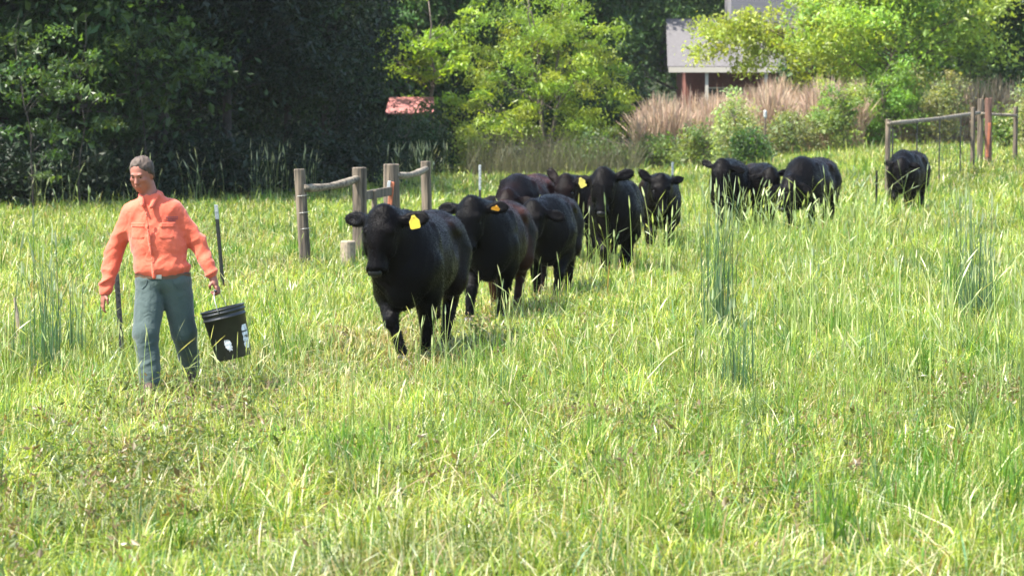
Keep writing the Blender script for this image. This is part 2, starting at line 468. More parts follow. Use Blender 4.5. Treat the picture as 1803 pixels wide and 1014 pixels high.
    for (side, dx, dy) in ((-1, legs[2], foot[2]), (1, legs[3], foot[3])):
        y = 0.17 * side
        f.cone((-0.64, y, 0.86), (-0.50, y * 1.2, 0.62), 0.20, 0.13, k=0.08)
        f.cone((-0.50, y * 1.2, 0.62), (-0.82 + dx * 0.5, y, 0.44), 0.125, 0.062, k=0.06)
        f.ell((-0.76, y, 0.72), (0.14, 0.10, 0.20), k=0.07)
        f.cone((-0.82 + dx * 0.5, y, 0.44), (-0.78 + dx, y * 0.92 + dy, 0.11), 0.064, 0.047, k=0.03)
        f.cone((-0.78 + dx, y * 0.92 + dy, 0.11), (-0.74 + dx, y * 0.92 + dy, 0.035), 0.046, 0.045, k=0.02)
        hoofs.append((-0.74 + dx, y * 0.92 + dy, 0.035))
    # tail
    sw = random.uniform(-0.06, 0.06)
    f.chain([(-0.93, 0, 1.08), (-1.03, 0, 0.98), (-1.06, sw, 0.70), (-1.05, sw * 1.6, 0.42), (-1.04, sw * 2, 0.26)], [0.055, 0.035, 0.024, 0.030, 0.045], k=0.03)
    # hip bones, shoulder blades, rib and neck folds, then uneven coat
    for q in (1, -1):
        f.ell((-0.42, 0.22 * q, 1.10), (0.08, 0.05, 0.05), k=0.08)
        f.ell((0.42, 0.215 * q, 1.00), (0.08, 0.055, 0.20), k=0.06)
        f.cone((0.56, 0.245 * q, 0.86), (0.44, 0.235 * q, 0.70), 0.055, 0.06, k=0.06)
        f.ell((-0.22, 0.30 * q, 1.00), (0.14, 0.06, 0.09), k=0.10, op='s')
        f.cone((0.62, 0.10 * q, 0.66), (0.52, 0.17 * q, 0.90), 0.05, 0.07, k=0.07)
    f.cone((0.74, 0, 0.60), (0.80, 0, 0.86), 0.05, 0.035, k=0.06)
    sdn = px * 0.013
    def coat(X, Y, Z):
        big = n3(X * 5, Y * 5, Z * 5 + sdn, 1); mid = n3(X * 13, Y * 13, Z * 9 + sdn, 2)
        fold = np.abs(n3(X * 16 + Z * 6, Y * 4, Z * 5 + sdn, 3)) * np.clip((X - 0.55) * 5, 0, 1) * np.clip((1.15 - Z) * 4, 0, 1) * np.clip((1.02 - X) * 6, 0, 1)
        rib = np.sin(X * 42) * np.clip(1 - np.abs(X) * 2.4, 0, 1) * np.clip(1 - np.abs(Z - 0.85) * 4, 0, 1)
        return 0.010 * big + 0.004 * mid + 0.016 * fold + 0.0022 * rib
    f.warp(coat)
    body = link('body', f.mesh('cow_body', hide), root)
    # short coat lying back along the body
    me_ = body.data; nv = len(me_.vertices)
    co = np.empty(nv * 3, np.float32); no = np.empty(nv * 3, np.float32)
    me_.vertices.foreach_get('co', co); me_.vertices.foreach_get('normal', no)
    co = co.reshape(-1, 3); no = no.reshape(-1, 3)
    rg = np.random.default_rng(int(px)); nh = 42000 if s > 150 else (26000 if s > 110 else 12000)
    vi = rg.integers(0, nv, nh); c0 = co[vi] + rg.normal(size=(nh, 3)) * h * 0.35; nn = no[vi]
    lump = n3(c0[:, 0] * 9, c0[:, 1] * 9, c0[:, 2] * 9 + sdn, 6)
    fl = np.array([-0.75, 0.0, -0.55])[None] + rg.normal(size=(nh, 3)) * 0.32 + np.stack([lump * 0.5, lump * 0.4, lump * 0.2], 1)
    face = c0[:, 0] > 0.95; fl[face] = -fd * 0.4 + rg.normal(size=(face.sum(), 3)) * 0.35 + np.array([0, 0, -0.3])
    fl -= nn * (fl * nn).sum(1)[:, None]; fl /= np.linalg.norm(fl, axis=1)[:, None] + 1e-6
    dr = fl + nn * rg.uniform(0.12, 0.5, nh)[:, None]; dr /= np.linalg.norm(dr, axis=1)[:, None]
    ln = rg.uniform(0.018, 0.040, nh)[:, None] * (1 + (1 if s < 110 else 0)); wv = np.cross(nn, fl) * (0.0022 if s > 150 else 0.003)
    c0 = c0 - nn * 0.002
    Vh = np.stack([c0 - wv, c0 + wv, c0 + dr * ln * 0.6 + wv * 0.8, c0 + dr * ln - nn * ln * 0.15, c0 + dr * ln * 0.6 - wv * 0.8], 1).reshape(-1, 3)
    bh = (np.arange(nh) * 5)[:, None]
    tri = np.concatenate([bh, bh + 1, bh + 2, bh + 4], 1); tip = np.concatenate([bh + 4, bh + 2, bh + 3, bh + 3], 1)
    link('coat', mesh_np('coat', Vh, tri, False, hide), root)
    # small parts
    for q in (-1, 1):
        bm = bmesh.new()
        bmesh.ops.create_uvsphere(bm, u_segments=10, v_segments=8, radius=0.027, matrix=Matrix.Translation(Vector(L(0.165, 0.097 * q, -0.022))))
        bm_obj('eye', bm, M_EYE, root, smooth=True)
    for ho in hoofs:
        bm = bmesh.new()
        for q in (-1, 1):
            m = Matrix.Translation((ho[0] + 0.012, ho[1] + 0.024 * q, 0.033)) @ Matrix.Diagonal((0.062, 0.03, 0.042, 1))
            bmesh.ops.create_uvsphere(bm, u_segments=10, v_segments=7, radius=1.0, matrix=m)
        bm_obj('hoof', bm, M_HOOF, root, smooth=True)
    bm = bmesh.new()
    mm = Matrix(((fd[0], sdv[0], up[0], 0), (fd[1], sdv[1], up[1], 0), (fd[2], sdv[2], up[2], 0), (0, 0, 0, 1)))
    bmesh.ops.create_uvsphere(bm, u_segments=16, v_segments=10, radius=1.0,
                              matrix=Matrix.Translation(Vector(L(0.423, 0, -0.030))) @ mm @ Matrix.Diagonal((0.042, 0.062, 0.050, 1)))
    bm_obj('nose', bm, M_NOSE, root, smooth=True)
    if tagear:
        tp, ed, en = tagpos
        bm = bmesh.new()
        out = [(-0.012, 0.022), (0.012, 0.022), (0.022, 0.0), (0.040, -0.020), (0.040, -0.072), (0.030, -0.080), (-0.030, -0.080), (-0.040, -0.072), (-0.040, -0.020), (-0.022, 0.0)]
        xd = Vector((0, 1.12 * math.cos(tagroll), 1.12 * math.sin(tagroll))); zd = Vector((0.3 * (1 - tagh), -1.12 * math.sin(tagroll), 1.12 * tagh)); nd = Vector((1, 0, 0))
        v0 = [bm.verts.new(Vector(tp) + xd * x_ + zd * z_ + nd * 0.012) for x_, z_ in out]
        v1 = [bm.verts.new(v.co + nd * 0.004) for v in v0]
        bm.faces.new(v1); bm.faces.new(v0[::-1])
        for i in range(len(out)):
            j = (i + 1) % len(out); bm.faces.new((v0[i], v0[j], v1[j], v1[i]))
        bmesh.ops.create_uvsphere(bm, u_segments=8, v_segments=6, radius=0.009, matrix=Matrix.Translation(Vector(tp) + nd * 0.014 + Vector((0, 0, 0.01))))
        bm_obj('ear_tag', bm, tagmat or M_TAG, root)
    return root

def cattle():
    make_cow('nearest black cow, head up, yellow square tag in its ear, walking beside the man', 716, 204, 9, 1.0, lat=-0.14, poll=1.28, fwd=0.25, pitch=74,
             yaw=-12, ears=(8, 12), tagear=1, tagroll=0.22, legs=(0.24, -0.16, -0.16, 0.34), foot=(0.15, -0.02, 0.05, 0.0), h=0.014)
    make_cow('black cow with reddish brown flank and orange-yellow ear tag, second in the line', 862, 172, 8, 0.95, lat=-0.14, poll=1.22, fwd=0.27, pitch=74,
             yaw=-10, ears=(5, 10), tagear=1, tagmat=M_TAG2, tagroll=-0.25, tagh=0.4, legs=(0.28, -0.12, -0.15, 0.22), foot=(-0.04, -0.04, 0, 0), hide=M_HIDE_RED, h=0.016)
    make_cow('black cow with lowered head just behind the brown-flanked one', 966, 156, 5, 0.94, lat=-0.16, poll=1.10, fwd=0.30, pitch=66,
             yaw=-14, ears=(-28, -12), legs=(-0.12, 0.2, 0.15, -0.15), foot=(0, -0.05, 0, 0), belly=0.93, h=0.018)
    make_cow('black cow mostly hidden, arched brown back showing above the herd', 910, 128, 14, 1.0, lat=-0.02, poll=1.03, fwd=0.34, pitch=60,
             yaw=-6, ears=(0, 0), hide=M_HIDE_BROWN, h=0.022, belly=1.1)
    make_cow('black cow with one raised ear peering out left of the tall tagged cow', 1022, 128, 6, 0.97, lat=-0.18, poll=1.22, fwd=0.28, pitch=70,
             yaw=-12, ears=(55, 10), legs=(-0.1, 0.12, 0, 0), hide=M_HIDE_BROWN, h=0.022)
    make_cow('tall black cow in mid-herd, head raised high, pale yellow tag in one ear', 1084, 138, 3, 1.02, lat=-0.16, poll=1.36, fwd=0.24, pitch=72,
             yaw=-5, ears=(-4, 22), belly=1.04, tagear=-1, tagmat=M_TAG3, tagroll=0.5, legs=(0.20, -0.16, -0.2, 0.2), foot=(0.05, -0.08, 0, 0), h=0.018)
    make_cow('black cow with lowered muzzle and one ear out, right of the tall tagged cow', 1163, 119, 2, 0.95, lat=0.0, poll=1.16, fwd=0.36, pitch=74,
             yaw=4, roll=-6, belly=0.92, ears=(42, 20), legs=(0.2, -0.12, -0.1, 0.12), foot=(0.06, -0.08, 0, 0), h=0.022)
    make_cow('black cow behind green stalks, one ear pointing out to its side', 1284, 103, 7, 1.03, lat=-0.14, poll=1.25, fwd=0.28, pitch=74,
             yaw=-10, roll=5, ears=(28, -14), h=0.024)
    make_cow('black cow half hidden by stalks in the middle of the rear three', 1345, 101, -3, 0.96, lat=0.06, poll=1.10, fwd=0.28, pitch=72,
             yaw=10, ears=(-10, 20), h=0.026, belly=0.92)
    make_cow('black cow with high rounded back, head low in the tall grass', 1412, 103, 22, 1.06, lat=-0.10, poll=0.98, fwd=0.34, pitch=66,
             yaw=-16, ears=(-20, -20), h=0.024, belly=1.08)
    make_cow('farthest black cow, alone in front of the wire fence', 1590, 86, 19, 1.04, lat=0.02, poll=1.12, fwd=0.28, pitch=76,
             yaw=-4, ears=(10, -10), h=0.026)
cattle()

# ------------------------------------------------------------------ the man
def cloth_mat(name, rgb, rgb2, rough=0.75, fine=260, sheen=0.2):
    m = simple(name, rgb, rough, rgb2, 5.0, 0.0, spec=0.25)
    nt = m.node_tree; b = nt.nodes['Principled BSDF']
    b.inputs['Sheen Weight'].default_value = sheen
    tc = nt.nodes['Texture Coordinate']
    n2 = nt.nodes.new('ShaderNodeTexNoise'); n2.inputs['Scale'].default_value = fine
    n3 = nt.nodes.new('ShaderNodeTexNoise'); n3.inputs['Scale'].default_value = 16; n3.inputs['Detail'].default_value = 3; n3.inputs['Distortion'].default_value = 1.2
    nt.links.new(tc.outputs['Object'], n2.inputs['Vector']); nt.links.new(tc.outputs['Object'], n3.inputs['Vector'])
    b1 = nt.nodes.new('ShaderNodeBump'); b1.inputs['Distance'].default_value = 0.001; b1.inputs['Strength'].default_value = 0.5
    b2 = nt.nodes.new('ShaderNodeBump'); b2.inputs['Distance'].default_value = 0.012; b2.inputs['Strength'].default_value = 0.6
    nt.links.new(n2.outputs[0], b1.inputs['Height']); nt.links.new(n3.outputs[0], b2.inputs['Height'])
    nt.links.new(b1.outputs[0], b2.inputs['Normal']); nt.links.new(b2.outputs[0], b.inputs['Normal'])
    return m

def person():
    M_SKIN = simple('skin', (0.27, 0.098, 0.062), 0.6, (0.21, 0.070, 0.045), 9, 0.001)
    M_HAIR = simple('grey_brown_hair', (0.028, 0.017, 0.011), 0.75, (0.075, 0.050, 0.035), 30, 0.006, stretch=(1, 0.4, 0.4))
    M_SHIRT = cloth_mat('orange_cotton', (0.49, 0.082, 0.042), (0.56, 0.104, 0.054))
    M_JEANS = cloth_mat('faded_denim', (0.055, 0.080, 0.074), (0.033, 0.054, 0.052), 0.8)
    M_BELT = simple('brown_leather', (0.08, 0.04, 0.02), 0.5)
    M_BOOT = simple('brown_boot_leather', (0.05, 0.024, 0.014), 0.7, (0.03, 0.016, 0.01), 20, 0.003)
    base = at(285, 232)
    root = thing('person', 'man in orange long-sleeved shirt and blue-green jeans walking with a bucket', 'person', base, 0)
    nb = (-0.085, 0.02, 1.46)
    shL, shR = (-0.240, 0.02, 1.385), (0.095, 0.03, 1.41)
    elL, elR = (-0.375, 0.09, 1.10), (0.262, 0.05, 1.155)
    wrL, wrR = (-0.435, -0.02, 0.79), (0.385, -0.04, 0.895)
    hpL, hpR = (-0.095, 0.0, 0.88), (0.10, 0.0, 0.88)
    knL, knR = (-0.110, -0.15, 0.47), (0.150, 0.03, 0.47)
    anL, anR = (-0.07, -0.22, 0.09), (0.175, 0.26, 0.13)
    # ---- body (one continuous surface)
    f = Field((-0.62, -0.40, -0.02), (0.56, 0.45, 1.86), 0.0065)
    hc = np.array([-0.150, -0.015, 1.672])
    yw, pt = R(-18), R(22)
    fw = np.array([math.sin(yw) * math.cos(pt), -math.cos(yw) * math.cos(pt), -math.sin(pt)])   # face direction
    sd_ = np.array([math.cos(yw), math.sin(yw), 0.0]); up = np.cross(sd_, fw); up = up if up[2] > 0 else -up
    Mh = np.stack([sd_, fw, up], 1)
    Lh = lambda a, b, c: hc + sd_ * a + fw * b + up * c
    f.ell(Lh(0, -0.015, 0.03), (0.080, 0.097, 0.088), Mh, k=0.03)
    f.ell(Lh(0, 0.02, -0.035), (0.067, 0.072, 0.085), Mh, k=0.035)
    f.ell(Lh(0, 0.055, -0.095), (0.040, 0.032, 0.030), Mh, k=0.03)            # chin
    for q in (1, -1):
        f.ell(Lh(0.046 * q, 0.035, -0.058), (0.024, 0.03, 0.034), Mh, k=0.03)       # jowl
        f.ell(Lh(0.040 * q, 0.068, -0.018), (0.024, 0.018, 0.018), Mh, k=0.02)      # cheekbone
        f.ell(Lh(0.031 * q, 0.094, 0.008), (0.016, 0.011, 0.009), Mh, k=0.012, op='s')  # eye socket
        f.ell(Lh(0.078 * q, -0.01, -0.008), (0.012, 0.022, 0.034), Mh, k=0.012)     # ear
    f.cone(Lh(-0.035, 0.083, 0.026), Lh(0.035, 0.083, 0.026), 0.010, k=0.015)      # brow ridge
    f.cone(Lh(0, 0.088, 0.008), Lh(0, 0.110, -0.030), 0.009, 0.014, k=0.012)       # nose
    f.ell(Lh(0, 0.100, -0.034), (0.020, 0.012, 0.010), Mh, k=0.01)
    f.cone(Lh(-0.018, 0.092, -0.060), Lh(0.018, 0.092, -0.060), 0.007, k=0.008)   # lips
    f.cone(Lh(-0.017, 0.091, -0.072), Lh(0.017, 0.091, -0.072), 0.0075, k=0.008)
    f.cone(Lh(-0.022, 0.103, -0.066), Lh(0.022, 0.103, -0.066), 0.003, k=0.004, op='s')
    f.cone(Lh(0, -0.035, -0.05), nb, 0.060, 0.070, k=0.03)
    f.cone((-0.19, 0.03, 1.36), (0.05, 0.03, 1.38), 0.055, 0.055, k=0.05)
    f.ell((-0.05, 0.02, 1.22), (0.17, 0.11, 0.24), k=0.05)
    f.ell((-0.01, 0.01, 1.0), (0.16, 0.12, 0.16), k=0.05)
    f.ell((0.0, 0.01, 0.90), (0.165, 0.115, 0.11), k=0.05)
    f.cone((-0.225, 0.02, 1.36), elL, 0.042, 0.036, k=0.04); f.cone(elL, wrL, 0.040, 0.027, k=0.03)
    f.cone((0.075, 0.03, 1.38), elR, 0.042, 0.036, k=0.04); f.cone(elR, wrR, 0.040, 0.027, k=0.03)
    f.chain([hpL, knL, anL], [0.085, 0.055, 0.038], k=0.04); f.chain([hpR, knR, anR], [0.085, 0.055, 0.038], k=0.04)
    # free hand (image left): palm towards thigh, fingers loosely curled
    hd = np.array([-0.22, -0.12, -0.97]); hd /= np.linalg.norm(hd)
    pn = np.array([0.85, 0.45, -0.25]); pn -= hd * (pn @ hd); pn /= np.linalg.norm(pn)      # palm normal, to the thigh
    fs = np.cross(hd, pn)                                                               # across the palm
    w = np.array(wrL)
    f.cone(w, w + hd * 0.03, 0.026, 0.026, k=0.01)
    f.ell(w + hd * 0.060, (0.050, 0.040, 0.018), np.stack([hd, fs, pn], 1), k=0.02)
    front = fs if fs[1] < 0 else -fs
    for i, (off, ln, cu) in enumerate(((0.030, 0.072, 0.35), (0.011, 0.080, 0.45), (-0.009, 0.074, 0.55), (-0.028, 0.058, 0.7))):
        b0 = w + hd * 0.095 + front * off
        d1 = hd + pn * cu * 0.5 + front * off * 2.5; d1 /= np.linalg.norm(d1)
        d2 = hd + pn * cu * 1.3; d2 /= np.linalg.norm(d2)
        d3 = hd * 0.6 + pn * cu * 2.2; d3 /= np.linalg.norm(d3)
        p1 = b0 + d1 * ln * 0.45; p2 = p1 + d2 * ln * 0.32; p3 = p2 + d3 * ln * 0.26
        f.chain([b0 - hd * 0.02, p1, p2, p3], [0.0095, 0.009, 0.0085, 0.0075], k=0.004)
    t0 = w + hd * 0.035 + front * 0.034; t1 = t0 + (hd * 0.7 + front * 0.55 + pn * 0.3) * 0.042; t2 = t1 + (hd * 0.95 + front * 0.1 + pn * 0.35) * 0.032
    f.chain([t0 - front * 0.012, t1, t2], [0.014, 0.0105, 0.009], k=0.006)
    # gripping hand (image right) closed round the bail
    g = np.array([0.408, -0.052, 0.790])          # centre of the grip
    w = np.array(wrR)
    hd = g - w; hd /= np.linalg.norm(hd)
    pn = np.array([-0.9, 0.15, 0.0]); pn -= hd * (pn @ hd); pn /= np.linalg.norm(pn)
    ax = np.array([0.15, 1.0, 0.0]); ax -= hd * (ax @ hd); ax /= np.linalg.norm(ax)      # finger spread, along the bail
    f.cone(w, w + hd * 0.03, 0.027, 0.027, k=0.01)
    f.ell(w + hd * 0.058 - pn * 0.010, (0.046, 0.041, 0.020), np.stack([hd, ax, pn], 1), k=0.02)
    for i in range(4):
        off = (-0.033, -0.011, 0.011, 0.031)[i]; q = (1.0, 1.08, 1.03, 0.88)[i]
        b0 = g - pn * 0.020 + ax * off - hd * 0.02
        p1 = g - pn * 0.019 * q + ax * off + hd * 0.020 * q; p2 = g + pn * 0.012 * q + ax * off + hd * 0.028 * q; p3 = g + pn * 0.026 * q + ax * off + hd * 0.004
        f.chain([b0, p1, p2, p3], [0.0105, 0.0098, 0.0092, 0.008], k=0.004)
    t0 = w + hd * 0.040 - ax * 0.034; t1 = t0 + (hd * 0.6 + pn * 0.6 - ax * 0.25) * 0.040; t2 = t1 + (hd * 0.7 + pn * 0.2 + ax * 0.6) * 0.030
    f.chain([t0 + ax * 0.01, t1, t2], [0.014, 0.011, 0.0095], k=0.006)
    body = link('body', f.mesh('person_body', M_SKIN), root)
    # ---- hair
    f = Field((-0.28, -0.16, 1.55), (-0.03, 0.14, 1.82), 0.005)
    f.ell(Lh(0, -0.024, 0.036), (0.090, 0.102, 0.096), Mh, k=0.01)
    f.cone(Lh(0.074, -0.02, 0.0), Lh(0.070, -0.035, -0.050), 0.022, 0.014, k=0.02); f.cone(Lh(-0.074, -0.02, 0.0), Lh(-0.070, -0.035, -0.050), 0.022, 0.014, k=0.02)
    f.cone(Lh(0, -0.09, 0.0), Lh(0, -0.075, -0.07), 0.045, 0.03, k=0.03)
    f.ell(Lh(0.012, 0.085, -0.002), (0.066, 0.075, 0.074), Mh, k=0.015, op='s')
    f.ell(Lh(-0.03, 0.09, 0.055), (0.05, 0.045, 0.035), Mh, k=0.02, op='s')
    f.warp(lambda X, Y, Z: 0.004 * n3(X * 90, Y * 30, Z * 45, 1) + 0.003 * n3(X * 30, Y * 30, Z * 30, 2))
    link('hair', f.mesh('hair', M_HAIR), root)
    for q in (1, -1):
        bm = bmesh.new(); add_tube(bm, [Lh(0.017 * q, 0.090, 0.027), Lh(0.032 * q, 0.091, 0.031), Lh(0.047 * q, 0.080, 0.026)], [0.004, 0.005, 0.003], 6)
        bm_obj('eyebrow', bm, M_HAIR, root, smooth=True)
        bm = bmesh.new(); bmesh.ops.create_uvsphere(bm, u_segments=10, v_segments=8, radius=0.010, matrix=Matrix.Translation(Vector(Lh(0.031 * q, 0.076, 0.007))))
        bm_obj('eye', bm, M_EYE, root, smooth=True)
    # ---- shirt
    f = Field((-0.58, -0.32, 0.68), (0.52, 0.34, 1.62), 0.007)
    f.ell((-0.065, 0.02, 1.26), (0.195, 0.135, 0.22), k=0.06)
    f.ell((-0.025, 0.0, 1.10), (0.205, 0.150, 0.22), k=0.06)
    f.ell((-0.005, -0.005, 0.965), (0.215, 0.158, 0.115), k=0.05)
    f.cone((-0.20, 0.03, 1.365), (0.06, 0.03, 1.385), 0.078, 0.078, k=0.06)
    f.cone((-0.22, 0.03, 1.39), (-0.10, 0.03, 1.47), 0.055, 0.060, k=0.05); f.cone((0.065, 0.03, 1.40), (-0.07, 0.03, 1.475), 0.055, 0.060, k=0.05)
    f.cone((-0.085, 0.02, 1.43), (-0.09, 0.015, 1.495), 0.090, 0.074, k=0.04)
    f.chain([(-0.235, 0.02, 1.365), elL], [0.068, 0.068], k=0.05); f.cone(elL, (-0.432, -0.015, 0.815), 0.071, 0.048, k=0.03)
    f.chain([(0.085, 0.03, 1.39), elR], [0.070, 0.058], k=0.05); f.cone(elR, (0.372, -0.035, 0.925), 0.060, 0.044, k=0.03)
    f.cone((-0.432, -0.015, 0.825), (-0.438, -0.020, 0.800), 0.047, 0.047, k=0.008)   # cuffs
    f.cone((0.370, -0.034, 0.93), (0.380, -0.038, 0.905), 0.042, 0.042, k=0.008)
    # collar: two leaves and the open neck
    f.cone((-0.150, -0.035, 1.500), (-0.125, -0.115, 1.440), 0.017, 0.015, k=0.012); f.cone((-0.165, 0.02, 1.510), (-0.150, -0.035, 1.500), 0.017, k=0.012)
    f.cone((-0.030, -0.035, 1.505), (-0.065, -0.120, 1.430), 0.017, 0.015, k=0.012); f.cone((-0.015, 0.02, 1.515), (-0.030, -0.035, 1.505), 0.017, k=0.012)
    f.cone((-0.165, 0.02, 1.510), (-0.09, 0.085, 1.52), 0.017, k=0.012); f.cone((-0.015, 0.02, 1.515), (-0.09, 0.085, 1.52), 0.017, k=0.012)
    f.cone((-0.098, -0.14, 1.40), (-0.098, -0.10, 1.52), 0.016, 0.040, k=0.01, op='s')
    f.cone((-0.09, 0.0, 1.50), (-0.09, 0.0, 1.60), 0.058, 0.066, k=0.008, op='s')
    # placket, pockets
    f.cone((-0.095, -0.150, 1.38), (-0.04, -0.166, 0.90), 0.008, 0.008, k=0.010)
    def wr(X, Y, Z):
        low = np.clip((1.12 - Z) * 4, 0.2, 1.0); arm = (np.abs(X + 0.03) > 0.20) * 0.7
        q1 = n3(X * 7 + Z * 3, Y * 7, Z * 13 - X * 7, 1); q2 = n3(X * 15 - Z * 9, Y * 9, Z * 6 + X * 4, 2); q3 = n3(X * 30, Y * 30, Z * 38 + X * 14, 3)
        return (0.013 * (np.abs(q1) - 0.4) * (0.4 + low + arm) + 0.008 * (np.abs(q2) - 0.4) + 0.0015 * q3)
    f.warp(wr)
    # flat hem where it is tucked in, open cuffs
    shirt_me = f.mesh('shirt', M_SHIRT)
    shirt = link('shirt', shirt_me, root)
    bv = BVHTree.FromObject(shirt, bpy.context.evaluated_depsgraph_get())
    def on_front(x, z):
        hit = bv.ray_cast(Vector((x, -1, z)) , Vector((0, 1, 0)))[0]
        return hit.y if hit else -0.16
    for cx in (-0.168, 0.055):
        for (nm, x0, x1, z0, z1, off) in (('pocket', cx - 0.06, cx + 0.06, 1.175, 1.305, 0.004), ('pocket_flap', cx - 0.063, cx + 0.063, 1.270, 1.312, 0.008)):
            bm = bmesh.new(); g = []
            for jz in range(9):
                z = z0 + (z1 - z0) * jz / 8; row = []
                for ix in range(9):
                    u = ix / 8; x = x0 + (x1 - x0) * u
                    zz = z + (0.018 * abs(2 * u - 1) if jz == 0 else 0)
                    ed_ = 1.0 if (0 < ix < 8 and 0 < jz < 8) else -0.6
                    row.append(bm.verts.new((x, on_front(x, zz) - off * ed_, zz)))
                g.append(row)
            for jz in range(8):
                for ix in range(8): bm.faces.new((g[jz][ix], g[jz][ix + 1], g[jz + 1][ix + 1], g[jz + 1][ix]))
            bm_obj(nm, bm, M_SHIRT, shirt, smooth=True)
    M_EMB = simple('embroidery', (0.10, 0.03, 0.06), 0.7)
    M_BUT = simple('button', (0.50, 0.16, 0.10), 0.4)
    bm = bmesh.new()
    for i, (dx, dz, wd) in enumerate(((0, 0.010, 0.075), (0.006, -0.004, 0.060), (-0.004, -0.016, 0.05))):
        for j in range(7):
            x = 0.085 + dx + wd * (j / 6 - 0.5); z = 1.338 + dz
            add_box(bm, (x, on_front(x, z) - 0.001, z), (wd / 9, 0.004, 0.007))
    bm_obj('shirt_logo', bm, M_EMB, shirt)
    for i in range(5):
        t = i / 4; x = -0.093 + 0.05 * t; z = 1.36 - 0.42 * t
        bm = bmesh.new(); bmesh.ops.create_uvsphere(bm, u_segments=8, v_segments=6, radius=0.005, matrix=Matrix.Translation((x, on_front(x, z) + 0.001, z)))
        bm_obj('button', bm, M_BUT, shirt, smooth=True)
    # ---- jeans
    f = Field((-0.32, -0.42, 0.02), (0.36, 0.45, 0.98), 0.007)
    f.ell((0.0, 0.0, 0.87), (0.208, 0.145, 0.12), k=0.05)
    f.cone((-0.085, 0.0, 0.84), knL, 0.122, 0.096, k=0.03); f.cone(knL, (-0.072, -0.215, 0.12), 0.092, 0.078, k=0.03)
    f.cone((0.095, 0.0, 0.84), knR, 0.122, 0.095, k=0.03); f.cone(knR, (0.172, 0.235, 0.19), 0.090, 0.073, k=0.03)
    def wj(X, Y, Z):
        lo = np.clip((0.6 - Z) * 3, 0.35, 1.3)
        q1 = n3(X * 6 + Z * 3, Y * 6, Z * 16 - X * 8, 5); q2 = n3(X * 18, Y * 10, Z * 5 + X * 6, 6); q3 = n3(X * 26, Y * 26, Z * 40, 7)
        return 0.014 * (np.abs(q1) - 0.4) * lo + 0.007 * (np.abs(q2) - 0.4) + 0.002 * q3 * lo
    f.warp(wj)
    f.ell((0, 0, 0.985), (0.4, 0.4, 0.055), k=0.004, op='s')
    jeans = link('jeans', f.mesh('jeans', M_JEANS), root)
    bvj = BVHTree.FromObject(jeans, bpy.context.evaluated_depsgraph_get())
    def jf(x, z):
        hit = bvj.ray_cast(Vector((x, -1, z)), Vector((0, 1, 0)))[0]
        return hit.y if hit else -0.15
    M_SEAM = simple('denim_seam', (0.030, 0.050, 0.050), 0.8)
    for path in ([(-0.185, 0.80), (-0.135, 0.81), (-0.105, 0.84), (-0.095, 0.875)], [(0.185, 0.80), (0.135, 0.81), (0.105, 0.84), (0.095, 0.875)], [(0.0, 0.875), (0.002, 0.82), (0.004, 0.77)]):
        bm = bmesh.new(); add_tube(bm, [(x, jf(x, z) - 0.001, z) for x, z in path], 0.0035, 5); bm_obj('seam', bm, M_SEAM, jeans)
    # belt
    bm = bmesh.new()
    n = 40; rings = []
    for i in range(n):
        t = 2 * math.pi * i / n
        c_, s_ = math.cos(t), math.sin(t)
        rings.append([bm.verts.new((0.205 * c_ * kk, 0.143 * s_ * kk, z)) for kk, z in ((1.0, 0.885), (1.035, 0.885), (1.035, 0.922), (1.0, 0.922))])
    for i in range(n):
        a, b = rings[i], rings[(i + 1) % n]
        for j in range(4): bm.faces.new((a[j], b[j], b[(j + 1) % 4], a[(j + 1) % 4]))
    belt = bm_obj('belt', bm, M_BELT, root, smooth=False)
    bm = bmesh.new(); add_box(bm, (-0.01, -0.152, 0.903), (0.05, 0.010, 0.036), bev=0.003)
    bm_obj('buckle', bm, M_WIRE, belt)
    # boots
    for (an, heel) in ((anL, 0.0), (anR, 0.06)):
        f = Field((an[0] - 0.1, an[1] - 0.28, -0.03), (an[0] + 0.1, an[1] + 0.14, 0.30), 0.007)
        f.cone((an[0], an[1] + 0.01, an[2] + 0.12), (an[0], an[1] + 0.01, an[2]), 0.052, 0.048, k=0.03)
        toe = (an[0] + 0.012, an[1] - 0.17, 0.045)
        f.cone((an[0], an[1] + 0.02, 0.045 + heel), toe, 0.044, 0.042, k=0.03)
        f.cone((an[0], an[1] - 0.04, 0.085 + heel), (toe[0], toe[1] + 0.05, 0.06), 0.045, 0.038, k=0.03)
        link('boot', f.mesh('boot', M_BOOT), root)
    return base
MAN = person()

